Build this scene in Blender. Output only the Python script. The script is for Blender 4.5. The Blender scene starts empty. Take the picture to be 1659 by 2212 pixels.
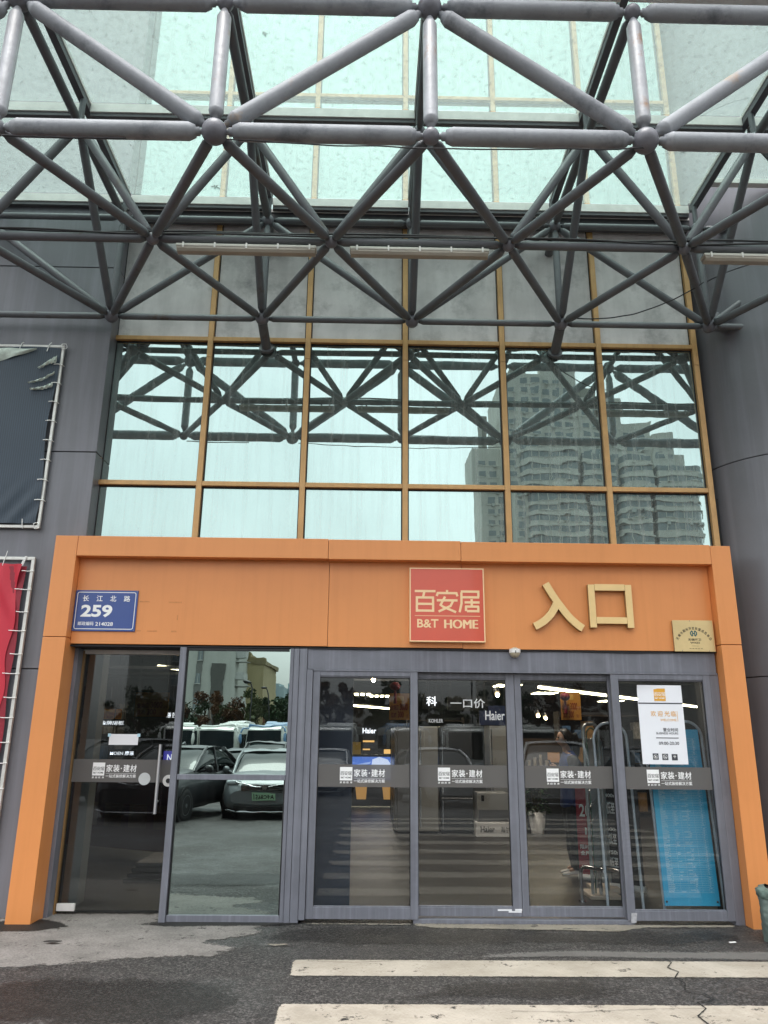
import bpy, bmesh, math, random
from mathutils import Vector, Matrix
S = bpy.context.scene
COL = S.collection
R = math.radians
random.seed(7)

# ------------------------------------------------------------------ camera, sky, sun, exposure
def make_camera():
    f, pitch, roll, yaw, h = 1656.97/1659, .2853, .0092, .0158, 1.62
    cy, sy, cp, sp, cr, sr = (math.cos(yaw), math.sin(yaw), math.cos(pitch), math.sin(pitch),
                              math.cos(roll), math.sin(roll))
    Rv, Fh, Z = Vector((cy, -sy, 0)), Vector((sy, cy, 0)), Vector((0, 0, 1))
    F = Fh*cp + Z*sp
    U = Z*cp - Fh*sp
    right, up = Rv*cr + U*sr, U*cr - Rv*sr
    cam = bpy.data.cameras.new('camera')
    cam.sensor_fit = 'HORIZONTAL'
    cam.sensor_width = 36
    cam.lens = 36*f
    cam.clip_start, cam.clip_end = .05, 3000
    o = bpy.data.objects.new('camera', cam)
    COL.objects.link(o)
    m = Matrix((right, up, -F)).transposed().to_4x4()
    m.translation = (0, 0, h)
    o.matrix_world = m
    S.camera = o
make_camera()

SUN_EL, SUN_AZ = R(76), R(196)       # azimuth from +Y, clockwise: the sun stands behind the photographer
w = bpy.data.worlds.new('World')
S.world = w
w.use_nodes = True
nt = w.node_tree
bg = nt.nodes['Background']
sky = nt.nodes.new('ShaderNodeTexSky')
sky.sky_type = 'NISHITA'
sky.sun_disc = False
sky.sun_elevation = SUN_EL
sky.sun_rotation = SUN_AZ
sky.dust_density = 4
sky.air_density = 1.2
hs = nt.nodes.new('ShaderNodeHueSaturation')
hs.inputs['Saturation'].default_value = .12
nt.links.new(sky.outputs[0], hs.inputs['Color'])
wtc = nt.nodes.new('ShaderNodeTexCoord')
wno = nt.nodes.new('ShaderNodeTexNoise')          # an even grey cloud deck with soft thicker and thinner places
wno.inputs['Scale'].default_value = 2.6
wno.inputs['Detail'].default_value = 5
wno.inputs['Roughness'].default_value = .5
nt.links.new(wtc.outputs['Generated'], wno.inputs['Vector'])
wra = nt.nodes.new('ShaderNodeValToRGB')
wra.color_ramp.elements[0].position, wra.color_ramp.elements[1].position = .35, .65
wra.color_ramp.elements[0].color = (.78, .80, .80, 1)
wra.color_ramp.elements[1].color = (1.12, 1.12, 1.12, 1)
nt.links.new(wno.outputs[0], wra.inputs[0])
wmx = nt.nodes.new('ShaderNodeMix')
wmx.data_type, wmx.blend_type = 'RGBA', 'MULTIPLY'
wmx.inputs[0].default_value = 1
nt.links.new(hs.outputs[0], wmx.inputs[6])
nt.links.new(wra.outputs[0], wmx.inputs[7])
nt.links.new(wmx.outputs[2], bg.inputs['Color'])
bg.inputs['Strength'].default_value = .15
sl = bpy.data.lights.new('sun', 'SUN')
sl.energy = .65
sl.angle = R(24)
sl.color = (1, .97, .93)
so = bpy.data.objects.new('sun', sl)
COL.objects.link(so)
d = Vector((math.sin(SUN_AZ)*math.cos(SUN_EL), math.cos(SUN_AZ)*math.cos(SUN_EL), math.sin(SUN_EL)))
so.rotation_euler = d.to_track_quat('Z', 'Y').to_euler()
S.view_settings.view_transform = 'Standard'
S.view_settings.look = 'None'
S.view_settings.exposure = 1.4
S.view_settings.gamma = 1
S.render.engine = 'CYCLES'
S.cycles.use_denoising = True
S.cycles.max_bounces = 10
S.cycles.transparent_max_bounces = 16
S.cycles.caustics_reflective = False
S.cycles.caustics_refractive = False
S.cycles.sample_clamp_indirect = 6

# ------------------------------------------------------------------ materials
def lin(c):
    return c/12.92 if c <= .04045 else ((c+.055)/1.055)**2.4
def hx(s):
    s = s.lstrip('#')
    return tuple(lin(int(s[i:i+2], 16)/255) for i in (0, 2, 4))
MATS = {}
def nodes_of(name):
    m = bpy.data.materials.new(name)
    m.use_nodes = True
    t = m.node_tree
    return m, t, t.nodes['Principled BSDF'], t.nodes['Material Output']
def noise(t, scale, detail=4, rough=.6, stretch=None, coord='Object', off=None):
    tc = t.nodes.new('ShaderNodeTexCoord')
    n = t.nodes.new('ShaderNodeTexNoise')
    n.inputs['Scale'].default_value = scale
    n.inputs['Detail'].default_value = detail
    n.inputs['Roughness'].default_value = rough
    mp = t.nodes.new('ShaderNodeMapping')
    if stretch: mp.inputs['Scale'].default_value = stretch
    if off: mp.inputs['Location'].default_value = off
    t.links.new(tc.outputs[coord], mp.inputs[0])
    t.links.new(mp.outputs[0], n.inputs['Vector'])
    return n
def ramp(t, src, a, b, ca=(0, 0, 0), cb=(1, 1, 1)):
    r = t.nodes.new('ShaderNodeValToRGB')
    r.color_ramp.elements[0].position = a
    r.color_ramp.elements[1].position = b
    r.color_ramp.elements[0].color = (*ca, 1)
    r.color_ramp.elements[1].color = (*cb, 1)
    t.links.new(src, r.inputs[0])
    return r.outputs[0]
def mixc(t, fac, a, b, mode='MIX'):
    m = t.nodes.new('ShaderNodeMix')
    m.data_type = 'RGBA'
    m.blend_type = mode
    for s, v in ((m.inputs[0], fac), (m.inputs[6], a), (m.inputs[7], b)):
        if hasattr(v, 'is_linked') or isinstance(v, bpy.types.NodeSocket): t.links.new(v, s)
        elif isinstance(v, (int, float)): s.default_value = v
        else: s.default_value = (*v[:3], 1)
    return m.outputs[2]
def add_bump(t, p, src, strength, dist=.01):
    b = t.nodes.new('ShaderNodeBump')
    b.inputs['Strength'].default_value = strength
    b.inputs['Distance'].default_value = dist
    t.links.new(src, b.inputs['Height'])
    t.links.new(b.outputs[0], p.inputs['Normal'])
def mat(name, col, rough=.5, metal=0, var=.12, scale=2.5, streak=0, scol=(.6, .6, .62), spots=0,
        spcol=(.25, .12, .05), spscale=9, bump=0, bscale=80, emit=0, coat=0, spec=.5, sstretch=(14, 14, .5)):
    if name in MATS: return MATS[name]
    if isinstance(col, str): col = hx(col)
    m, t, p, out = nodes_of(name)
    c = col
    if var:
        n = noise(t, scale, 6, .65)
        c = mixc(t, ramp(t, n.outputs[0], .3, .7), tuple(v*(1-var) for v in col), tuple(min(1, v*(1+var)) for v in col))
    if streak:
        n = noise(t, 1, 5, .6, stretch=sstretch)
        f = ramp(t, n.outputs[0], .47, .74, (0, 0, 0), (streak,)*3)
        c = mixc(t, f, c, scol)
    if spots:
        n = noise(t, spscale, 8, .7)
        f = ramp(t, n.outputs[0], .62-spots*.1, .68, (0, 0, 0), (1, 1, 1))
        c = mixc(t, f, c, spcol)
    if isinstance(c, tuple): p.inputs['Base Color'].default_value = (*c, 1)
    else: t.links.new(c, p.inputs['Base Color'])
    p.inputs['Roughness'].default_value = rough
    p.inputs['Metallic'].default_value = metal
    p.inputs['Specular IOR Level'].default_value = spec
    if coat:
        p.inputs['Coat Weight'].default_value = coat
        p.inputs['Coat Roughness'].default_value = .04
    if bump: add_bump(t, p, noise(t, bscale, 5).outputs[0], bump)
    if emit:
        p.inputs['Emission Color'].default_value = (*col, 1)
        p.inputs['Emission Strength'].default_value = emit
    MATS[name] = m
    return m
def glass_mat(name, tint, trans, fac, dust=.05, dustcol=(.4, .42, .41), rough=.0, wave=0, wscale=1.2, streak=.12,
              transl=0):
    """flat window glass: see-through and mirror mixed, with a thin film of dust"""
    m, t, p, out = nodes_of(name)
    t.nodes.remove(p)
    g = t.nodes.new('ShaderNodeBsdfGlossy')
    g.inputs['Color'].default_value = (*tint, 1)
    g.inputs['Roughness'].default_value = rough
    if wave:
        nz = noise(t, wscale, 2, .5)
        n2 = noise(t, wscale*4.5, 2, .5, stretch=(.35, .35, 1.0))
        a = t.nodes.new('ShaderNodeMath'); a.operation = 'MULTIPLY_ADD'
        t.links.new(n2.outputs[0], a.inputs[0]); a.inputs[1].default_value = .20
        t.links.new(nz.outputs[0], a.inputs[2])
        b = t.nodes.new('ShaderNodeBump')
        b.inputs['Strength'].default_value = 1
        b.inputs['Distance'].default_value = wave
        t.links.new(a.outputs[0], b.inputs['Height'])
        t.links.new(b.outputs[0], g.inputs['Normal'])
    tr = t.nodes.new('ShaderNodeBsdfTransparent')
    tr.inputs['Color'].default_value = (*trans, 1)
    mx = t.nodes.new('ShaderNodeMixShader')
    mx.inputs[0].default_value = fac
    t.links.new(tr.outputs[0], mx.inputs[1])
    t.links.new(g.outputs[0], mx.inputs[2])
    last = mx
    if transl:
        tl = t.nodes.new('ShaderNodeBsdfTranslucent')
        tl.inputs['Color'].default_value = (*dustcol, 1)
        m2 = t.nodes.new('ShaderNodeMixShader')
        m2.inputs[0].default_value = transl
        t.links.new(last.outputs[0], m2.inputs[1])
        t.links.new(tl.outputs[0], m2.inputs[2])
        last = m2
    if dust:
        df = t.nodes.new('ShaderNodeBsdfDiffuse')
        df.inputs['Color'].default_value = (*dustcol, 1)
        n = noise(t, 1, 6, .7, stretch=(16, 16, .8))
        n2 = noise(t, 95, 6, .75, stretch=(1, 2.4, 1))
        f1 = ramp(t, n.outputs[0], .45, .8, (dust,)*3, (dust+streak,)*3)
        f2 = ramp(t, n2.outputs[0], .5, .8, (0, 0, 0), (streak*.8,)*3)
        f = mixc(t, 1.0, f1, f2, 'ADD')
        m3 = t.nodes.new('ShaderNodeMixShader')
        t.links.new(f, m3.inputs[0])
        t.links.new(last.outputs[0], m3.inputs[1])
        t.links.new(df.outputs[0], m3.inputs[2])
        last = m3
    t.links.new(last.outputs[0], out.inputs[0])
    MATS[name] = m
    return m

# ------------------------------------------------------------------ mesh builder
class MB:
    def __init__(s):
        s.v, s.f, s.sm = [], [], []
    def face(s, idx, smooth=False):
        s.f.append(tuple(idx)); s.sm.append(smooth)
    def box(s, x0, x1, y0, y1, z0, z1):
        b = len(s.v)
        s.v += [(x, y, z) for z in (z0, z1) for y in (y0, y1) for x in (x0, x1)]
        for q in ((0, 2, 3, 1), (4, 5, 7, 6), (0, 1, 5, 4), (2, 6, 7, 3), (0, 4, 6, 2), (1, 3, 7, 5)):
            s.face([b+i for i in q])
        return s
    def quad(s, *p):
        b = len(s.v); s.v += [tuple(q) for q in p]; s.face(range(b, b+len(p)))
        return s
    def rings(s, rings, closed=True, cap=True, smooth=True):
        """loft through rings of equal count"""
        n = len(rings[0]); base = len(s.v)
        for r in rings: s.v += [tuple(p) for p in r]
        m = n if closed else n-1
        for i in range(len(rings)-1):
            for j in range(m):
                a, b_ = base+i*n+j, base+i*n+(j+1) % n
                s.face((a, b_, b_+n, a+n), smooth)
        if cap and closed:
            for r, rev in ((rings[0], True), (rings[-1], False)):
                b = len(s.v); s.v += [tuple(p) for p in r]
                idx = list(range(b, b+n))
                s.face(idx[::-1] if rev else idx)
        return s
    def lathe(s, p, q, prof, n=16, cap=True):
        """prof: (distance from p along p->q, radius)"""
        p, q = Vector(p), Vector(q)
        ax = (q-p).normalized()
        u = ax.orthogonal().normalized(); v_ = ax.cross(u)
        rs = []
        for t_, r in prof:
            c = p+ax*t_
            rs.append([c+(u*math.cos(2*math.pi*k/n)+v_*math.sin(2*math.pi*k/n))*r for k in range(n)])
        return s.rings(rs, cap=cap)
    def cyl(s, p, q, r, n=14, r2=None):
        L = (Vector(q)-Vector(p)).length
        return s.lathe(p, q, [(0, r), (L, r if r2 is None else r2)], n)
    def ball(s, c, r, n=18, m=10, sc=(1, 1, 1)):
        rs = []
        for i in range(m+1):
            a = math.pi*i/m
            rr, z = max(1e-4, math.sin(a))*r, -math.cos(a)*r
            rs.append([(c[0]+math.cos(2*math.pi*k/n)*rr*sc[0], c[1]+math.sin(2*math.pi*k/n)*rr*sc[1], c[2]+z*sc[2]) for k in range(n)])
        return s.rings(rs, cap=False)
    def tube(s, pts, r, n=8):
        pts = [Vector(p) for p in pts]
        rs = []
        u = None
        for i, p in enumerate(pts):
            tg = (pts[min(i+1, len(pts)-1)]-pts[max(i-1, 0)]).normalized()
            u = tg.orthogonal().normalized() if u is None else (u-tg*u.dot(tg)).normalized()
            v_ = tg.cross(u)
            rr = r[i] if isinstance(r, (list, tuple)) else r
            rs.append([p+(u*math.cos(2*math.pi*k/n)+v_*math.sin(2*math.pi*k/n))*rr for k in range(n)])
        return s.rings(rs)
    def prism(s, poly, y0, y1):
        """polygon in X,Z (counter-clockwise seen from -Y) extruded from y0 (front) to y1"""
        n = len(poly); b = len(s.v)
        s.v += [(x, y0, z) for x, z in poly]+[(x, y1, z) for x, z in poly]
        s.face(range(b, b+n)); s.face([b+n+i for i in reversed(range(n))])
        for i in range(n):
            j = (i+1) % n
            s.face((b+j, b+i, b+n+i, b+n+j))
        return s
    def ribbon(s, pts, wd, y0, y1):
        """polyline in X,Z with width, extruded in Y"""
        P = [Vector(p) for p in pts]; L, Rr = [], []
        for i, p in enumerate(P):
            a = (P[i]-P[i-1]).normalized() if i else None
            b_ = (P[i+1]-P[i]).normalized() if i < len(P)-1 else None
            t_ = (a+b_).normalized() if a and b_ else (a or b_)
            k = 1/max(.5, t_.dot(a or b_))
            nrm = Vector((-t_.y, t_.x))*wd/2*k
            L.append(p+nrm); Rr.append(p-nrm)
        poly = [tuple(p) for p in Rr]+[tuple(p) for p in reversed(L)]
        # as strips so that concave outlines fill properly
        b = len(s.v); n = len(P)
        for y in (y0, y1):
            s.v += [(p.x, y, p.y) for p in Rr]+[(p.x, y, p.y) for p in L]
        for i in range(n-1):
            s.face((b+i, b+i+1, b+n+i+1, b+n+i))
            o = b+2*n
            s.face((o+i, o+n+i, o+n+i+1, o+i+1))
            s.face((b+i, o+i, o+i+1, b+i+1)); s.face((b+n+i, b+n+i+1, o+n+i+1, o+n+i))
        s.face((b, b+n, b+3*n, b+2*n)); s.face((b+n-1, b+3*n-1, b+4*n-1, b+2*n-1))
        return s
    def build(s, name, m, parent=None, bevel=0, recalc=False):
        me = bpy.data.meshes.new(name)
        loc = parent['_base'] if parent and '_base' in parent else (0, 0, 0)
        me.from_pydata([(x-loc[0], y-loc[1], z-loc[2]) for x, y, z in s.v], [], s.f)
        me.polygons.foreach_set('use_smooth', s.sm)
        me.materials.append(m)
        me.update()
        if recalc:
            bm = bmesh.new(); bm.from_mesh(me)
            bmesh.ops.recalc_face_normals(bm, faces=bm.faces); bm.to_mesh(me); bm.free()
        o = bpy.data.objects.new(name, me)
        COL.objects.link(o)
        if parent:
            o.parent = parent
        if bevel:
            b = o.modifiers.new('bevel', 'BEVEL')
            b.width, b.segments, b.limit_method = bevel, 2, 'ANGLE'
            b.harden_normals = False
        return o
BASES = []
def thing(name, label, cat, loc=(0, 0, 0), group=None):
    o = bpy.data.objects.new(name, None)
    COL.objects.link(o)
    o.location = loc
    o.empty_display_size = .1
    o['_base'] = tuple(loc)
    BASES.append(o)
    return tag(o, label, cat, group)
def tag(o, label, cat, group=None, kind=None):
    o['label'] = label; o['category'] = cat
    if group: o['group'] = group
    if kind: o['kind'] = kind
    return o
def part(name, mb, m, parent, bevel=0, label=None):
    o = mb.build(name, m, None, bevel)
    root = parent
    while root.parent: root = root.parent
    lx = root['_base'] if '_base' in root else (0, 0, 0)
    o.data.transform(Matrix.Translation((-lx[0], -lx[1], -lx[2])))
    o.parent = parent
    if label: o['label'] = label
    return o
def struct(name, mb, m, **k):
    o = mb.build(name, m, None, **k)
    o['kind'] = 'structure'
    return o
def B(*a): return MB().box(*a)
def copy_tree(o, parent=None):
    c = o.copy(); COL.objects.link(c)
    c.parent = parent
    for ch in o.children: copy_tree(ch, c)
    return c
_font = None
def text_mb(body, x0, x1, z0, z1, y, depth=.002, bold=0, keep=False, rot=None):
    """lettering fitted to the box x0..x1, z0..z1 on the plane y, facing -Y"""
    c = bpy.data.curves.new('lettering', 'FONT')
    c.body = body
    c.offset = bold
    c.resolution_u = 3
    c.extrude = .5
    o = bpy.data.objects.new('lettering', c)
    COL.objects.link(o)
    bpy.context.view_layer.update()
    me = bpy.data.meshes.new_from_object(o.evaluated_get(bpy.context.evaluated_depsgraph_get()))
    xs = [v.co.x for v in me.vertices]; ys = [v.co.y for v in me.vertices]
    ax, bx, ay, by = min(xs), max(xs), min(ys), max(ys)
    k = (x1-x0)/(bx-ax); kz = (z1-z0)/(by-ay)
    if keep: kz = k = min(k, kz)
    mb = MB()
    for v in me.vertices:
        mb.v.append((x0+(v.co.x-ax)*k, y-depth if v.co.z > 0 else y, z0+(v.co.y-ay)*kz))
    for p in me.polygons: mb.face(list(p.vertices))
    bpy.data.objects.remove(o); bpy.data.curves.remove(c); bpy.data.meshes.remove(me)
    if rot: # rotate about box centre in X,Z
        cx, cz = (x0+x1)/2, (z0+z1)/2
        ca, sa = math.cos(rot), math.sin(rot)
        mb.v = [(cx+(x-cx)*ca-(z-cz)*sa, yy, cz+(x-cx)*sa+(z-cz)*ca) for x, yy, z in mb.v]
    return mb
def join(*mbs):
    r = MB()
    for m_ in mbs:
        b = len(r.v); r.v += m_.v
        r.f += [tuple(i+b for i in f) for f in m_.f]; r.sm += m_.sm
    return r
def xform(mb, fn):
    mb.v = [tuple(fn(*p)) for p in mb.v]
    return mb

# the blocky three-character shop logo, drawn from strokes on a unit square each
LOGO = [
    [[(0, .94), (1, .94)], [(.46, .9), (.40, .68)], [(.10, .0), (.10, .70)], [(.05, .65), (.92, .65)], [(.88, .70), (.88, 0)],
     [(.15, .36), (.83, .36)], [(.15, .055), (.83, .055)]],
    [[(.5, 1.0), (.5, .88)], [(.0, .72), (.05, .86), (.95, .86), (1, .72)], [(.0, .53), (1, .53)],
     [(.40, .70), (.18, .32), (.30, .24), (.92, .0)], [(.78, .5), (.66, .28), (.08, .02)]],
    [[(.10, .94), (.95, .94), (.95, .70)], [(.15, .68), (.99, .68)], [(.13, .9), (.13, .4), (.03, 0)], [(.28, .45), (1.0, .45)],
     [(.62, .60), (.62, .30)], [(.34, .055), (.34, .27)], [(.30, .26), (.97, .26)], [(.93, .27), (.93, 0)], [(.38, .055), (.9, .055)]],
]
def logo_mb(x0, x1, z0, z1, y, depth=.002, wd=.11):
    mb = MB()
    W_ = (x1-x0); cw = W_/3.12
    n = 0
    for i, g in enumerate(LOGO):
        gx = x0+i*cw*1.06
        for st in g:
            mb.ribbon([(gx+px*cw, z0+pz*(z1-z0)) for px, pz in st], wd*cw, y-depth-n*.00002, y)
            n += 1
    return mb

# common materials
m_steel = mat('tube_paint', '#909499', .6, var=.13, scale=3, streak=.25, scol=hx('#6c6d74'), spots=.9, spcol=hx('#63686e'), spscale=2.4, bump=.3, bscale=35)
m_rusty = mat('rust_stained_tube', '#909499', .6, var=.13, scale=3, streak=.2, scol=hx('#6c6d74'), spots=.75, spcol=hx('#a08462'), spscale=1.7, bump=.3, bscale=35)
m_peel = mat('peeling_tube_paint', '#9a9da2', .4, var=.2, scale=5, streak=.5, scol=hx('#6f6a66'), spots=.5, spcol=hx('#8a6a50'), spscale=4, bump=.6, bscale=12, sstretch=(22, 22, 1.5))
m_steel2 = mat('thin_tube_paint', '#606367', .5, var=.15, scale=4, spots=.2, spcol=hx('#57504a'), spscale=3, bump=.2, bscale=40)
m_ball = mat('node_paint', '#6e6f76', .4, var=.2, scale=9, spots=.3, spcol=hx('#57453a'), bump=.2)
m_gwall = mat('grey_cladding', '#6b6c72', .36, var=.16, scale=.6, streak=.42, scol=hx('#8b8b95'), bump=.02, bscale=2, sstretch=(7, 7, .35))
m_gdark = mat('grey_gap', '#26262a', .7)
m_tan = mat('tan_aluminium', '#c39a66', .42, metal=.15, var=.12, scale=5, streak=.25, scol=hx('#8f6e45'), sstretch=(30, 30, 1))
m_orange = mat('orange_cladding', '#dc8f53', .40, var=.05, scale=.9, streak=.16, scol=hx('#bb7337'), bump=.03, bscale=1.6, sstretch=(16, 16, .7))
m_dframe = mat('door_frame_paint', '#6d6f78', .45, var=.16, scale=3, streak=.34, scol=hx('#9a9ba6'), bump=.05, sstretch=(23, 23, .6), spots=.0, spcol=hx('#a58a6c'), spscale=17)
m_alu = mat('aluminium', '#e2e0dc', .45, metal=.0, var=.12, scale=6)
m_chrome = mat('chrome', '#c9c9cc', .12, metal=1, var=0)
m_white = mat('white_plastic', '#e9e9ec', .45, var=.02)
m_black = mat('black_plastic', '#141416', .5, var=.1)
m_grime = mat('dirty_panel', '#c9c6c6', .5, var=.22, scale=1.5, streak=.3, scol=hx('#858384'), spots=1.1, spcol=hx('#868485'), spscale=1.1, bump=.02, bscale=3, sstretch=(5, 5, .6))

g_curtain = glass_mat('curtain_glass', (.375, .50, .475), (.05, .07, .07), .96, dust=.09, dustcol=(.55, .62, .60), wave=.0008, wscale=1.1, streak=.22)
g_curtain2 = glass_mat('wavy_curtain_glass', (.375, .50, .475), (.05, .07, .07), .96, dust=.10, dustcol=(.55, .62, .60), wave=.0012, wscale=1.3, streak=.24)
g_pane = glass_mat('tinted_pane', (.56, .68, .64), (.30, .36, .34), .80, dust=.002, wave=.0008, wscale=1.5, streak=.02)
g_clear = glass_mat('door_glass', (.92, .96, .98), (.86, .88, .88), .04, dust=.004, dustcol=(.4, .4, .4), wave=.0002, wscale=1.5, streak=.012)
g_dark = glass_mat('swing_door_glass', (.92, .96, .98), (.62, .64, .64), .06, dust=.005, dustcol=(.4, .4, .4), wave=.0002, wscale=1.5, streak=.012)
g_roof = glass_mat('roof_glass', (.8, .92, .9), (.84, .945, .91), .06, dust=.03, dustcol=(.60, .65, .635), rough=.2, streak=.20, transl=.20)
g_car = mat('car_glass', '#1a2424', .06, var=0, spec=.45)

# ------------------------------------------------------------------ ground
def asphalt_mat(name, base, wet=.42):
    m, t, p, out = nodes_of(name)
    base = hx(base)
    n1 = noise(t, 85, 6, .85)
    n2 = noise(t, .7, 6, .6)
    n3 = noise(t, 7, 5, .6)
    c = mixc(t, ramp(t, n1.outputs[0], .44, .62), tuple(v*.15 for v in base), tuple(min(1, v*3.2) for v in base))
    c = mixc(t, ramp(t, n2.outputs[0], .35, .7, (0, 0, 0), (.5, .5, .5)), c, tuple(v*.6 for v in base))
    c = mixc(t, ramp(t, n3.outputs[0], .55, .8, (0, 0, 0), (.35,)*3), c, tuple(v*1.7 for v in base))
    tc = t.nodes.new('ShaderNodeTexCoord')
    for sc, lo, hi, k in ((62, .80, .88, 5.0), (110, .74, .84, 4.5), (75, .70, .80, .10)):   # pale and dark aggregate stones
        vo = t.nodes.new('ShaderNodeTexVoronoi'); vo.inputs['Scale'].default_value = sc
        t.links.new(tc.outputs['Object'], vo.inputs['Vector'])
        sp = t.nodes.new('ShaderNodeSeparateColor'); t.links.new(vo.outputs['Color'], sp.inputs[0])
        c = mixc(t, ramp(t, sp.outputs[0 if k > 1 else 1], lo, hi, (0, 0, 0), (.8,)*3), c, tuple(min(.6, v*k) for v in base))
    t.links.new(c, p.inputs['Base Color'])
    rr = ramp(t, n2.outputs[0], .42, .66, (.75,)*3, (.75-wet,)*3)
    t.links.new(rr, p.inputs['Roughness'])
    add_bump(t, p, n1.outputs[0], 1.0, .012)
    MATS[name] = m
    return m
m_asph = asphalt_mat('asphalt', '#302e2d')
def slope(y):
    return 0 if y > -.5 else (-.02*min(40, -.5-y))
g = MB()
xs = [-400, -120, -40, -12, 12, 40, 120, 400]
ys = [-420, -200, -80, -40.5, -20, -10, -5, -.5, 5, 30, 100, 300]
for y in ys: g.v += [(x, y, slope(y)) for x in xs]
for j in range(len(ys)-1):
    for i in range(len(xs)-1):
        a = j*len(xs)+i
        g.face((a, a+1, a+1+len(xs), a+len(xs)))
struct('ground', g, m_asph)

def inpoly(x, y, P):
    c = False
    for i in range(len(P)):
        (x1, y1), (x2, y2) = P[i-1], P[i]
        if (y1 > y) != (y2 > y) and x < (x2-x1)*(y-y1)/(y2-y1)+x1: c = not c
    return c
def edged(x, y, P):
    best = 9
    for i in range(len(P)):
        a, b = Vector(P[i-1]), Vector(P[i]); p = Vector((x, y))
        ab = b-a; t_ = max(0, min(1, (p-a).dot(ab)/max(1e-9, ab.length_squared)))
        best = min(best, (p-a-ab*t_).length)
    return best if inpoly(x, y, P) else -best
def ground_sheet(name, P, m, z, step=.05, pad=.12):
    """a thin worn layer on the ground; the attribute 'edge' is the distance to its outline"""
    x0, x1 = min(p[0] for p in P)-pad, max(p[0] for p in P)+pad
    y0, y1 = min(p[1] for p in P)-pad, max(p[1] for p in P)+pad
    nx, ny = int((x1-x0)/step)+2, int((y1-y0)/step)+2
    mb = MB(); e = []
    for j in range(ny):
        for i in range(nx):
            x, y = x0+i*step, y0+j*step
            mb.v.append((x, y, z+slope(y))); e.append(edged(x, y, P))
    for j in range(ny-1):
        for i in range(nx-1):
            a = j*nx+i; q = (a, a+1, a+1+nx, a+nx)
            if max(e[k] for k in q) > -pad: mb.face(q)
    o = mb.build(name, m)
    at = o.data.attributes.new('edge', 'FLOAT', 'POINT')
    at.data.foreach_set('value', e)
    o['kind'] = 'structure'
    return o
def worn_mat(name, c1, c2, fringe, holes=0, hscale=14, gs=120, gv=.3, rough=.8, bump=.5, cover=1.0, fine=24):
    m, t, p, out = nodes_of(name)
    c1, c2 = hx(c1), hx(c2)
    n1 = noise(t, gs, 4, .7); n2 = noise(t, 2.2, 8, .7); n3 = noise(t, fine, 8, .75)
    c = mixc(t, ramp(t, n2.outputs[0], .32, .68), c1, c2)
    c = mixc(t, ramp(t, n1.outputs[0], .35, .7, (0, 0, 0), (gv,)*3), c, tuple(v*.3 for v in c1))
    t.links.new(c, p.inputs['Base Color'])
    p.inputs['Roughness'].default_value = rough
    add_bump(t, p, n1.outputs[0], bump, .005)
    at = t.nodes.new('ShaderNodeAttribute'); at.attribute_name = 'edge'
    a = t.nodes.new('ShaderNodeMath'); a.operation = 'MULTIPLY_ADD'
    s_ = t.nodes.new('ShaderNodeMath'); s_.operation = 'SUBTRACT'
    t.links.new(n3.outputs[0], s_.inputs[0]); s_.inputs[1].default_value = .5
    t.links.new(s_.outputs[0], a.inputs[0]); a.inputs[1].default_value = fringe*2
    t.links.new(at.outputs['Fac'], a.inputs[2])
    al = ramp(t, a.outputs[0], 0.0, max(.004, fringe*.25))
    if holes:
        n4 = noise(t, hscale, 10, .82)
        h = ramp(t, n4.outputs[0], .60-holes*.1, .64-holes*.1, (1, 1, 1), (0, 0, 0))
        al = mixc(t, 1.0, al, h, 'MULTIPLY')
    if cover < 1: al = mixc(t, 1.0, al, (cover,)*3, 'MULTIPLY')
    t.links.new(al, p.inputs['Alpha'])
    MATS[name] = m
    return m
m_conc = worn_mat('worn_concrete', '#77736f', '#9d9793', .20, holes=.2, hscale=5, gs=60, gv=.6, bump=.9, fine=9)
m_paint = worn_mat('road_paint', '#958d80', '#b9b1a5', .03, holes=.26, hscale=6, gs=70, gv=.25, rough=.6, bump=.4)
m_dust = worn_mat('pale_dust', '#767370', '#868380', .10, gs=140, gv=.6, bump=.5, cover=.7)
m_tar = worn_mat('dark_tar', '#1d1b1a', '#262322', .08, gs=150, gv=.5, bump=.9, rough=.6, cover=.9)
m_dirt = worn_mat('pale_cement', '#7f786e', '#9a9286', .06, holes=.2, hscale=7, gs=60, gv=.5, bump=.6)
ground_sheet('concrete_apron', [(-6, 6.05), (-3.3, 6.12), (-2.6, 6.22), (-2.0, 6.42), (-1.6, 6.54), (-1.15, 6.58), (-1.0, 6.85), (-1.3, 7.0), (-.9, 7.3), (-.95, 7.5),
                                (-.78, 7.66), (-.78, 7.69), (-1.86, 7.69), (-1.9, 8.06), (-3.0, 8.06), (-3.0, 7.85), (-6, 7.85)], m_conc, .004)
ground_sheet('tar_patch', [(-3.35, 7.3), (-2.85, 7.32), (-2.6, 7.5), (-2.75, 7.68), (-3.0, 7.8), (-3.4, 7.62)], m_tar, .008, .04)
ground_sheet('tar_patch', [(-2.05, 7.60), (-1.75, 7.52), (-.85, 7.58), (-.5, 7.66), (-.7, 7.72), (-1.8, 7.74)], m_tar, .008, .04)
ground_sheet('dust_strip', [(.8, 6.58), (1.6, 6.62), (4.2, 6.50), (4.2, 6.85), (2.6, 6.78), (1.6, 6.82), (1.0, 6.7)], m_dust, .004)
ground_sheet('cement_sill', [(.42, 7.62), (.6, 7.52), (1.6, 7.47), (2.2, 7.42), (2.5, 7.58), (3.3, 7.60), (3.35, 7.69), (.4, 7.69)], m_dirt, .006, .03, .05)
ground_sheet('cement_sill', [(-.55, 7.64), (.4, 7.63), (.4, 7.69), (-.55, 7.69)], m_dirt, .006, .03, .04)
ground_sheet('drain_lid', [(-.83, 6.94), (-.74, 6.88), (-.64, 6.9), (-.62, 6.96), (-.72, 6.95)], m_dirt, .009, .015, .04)
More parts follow.
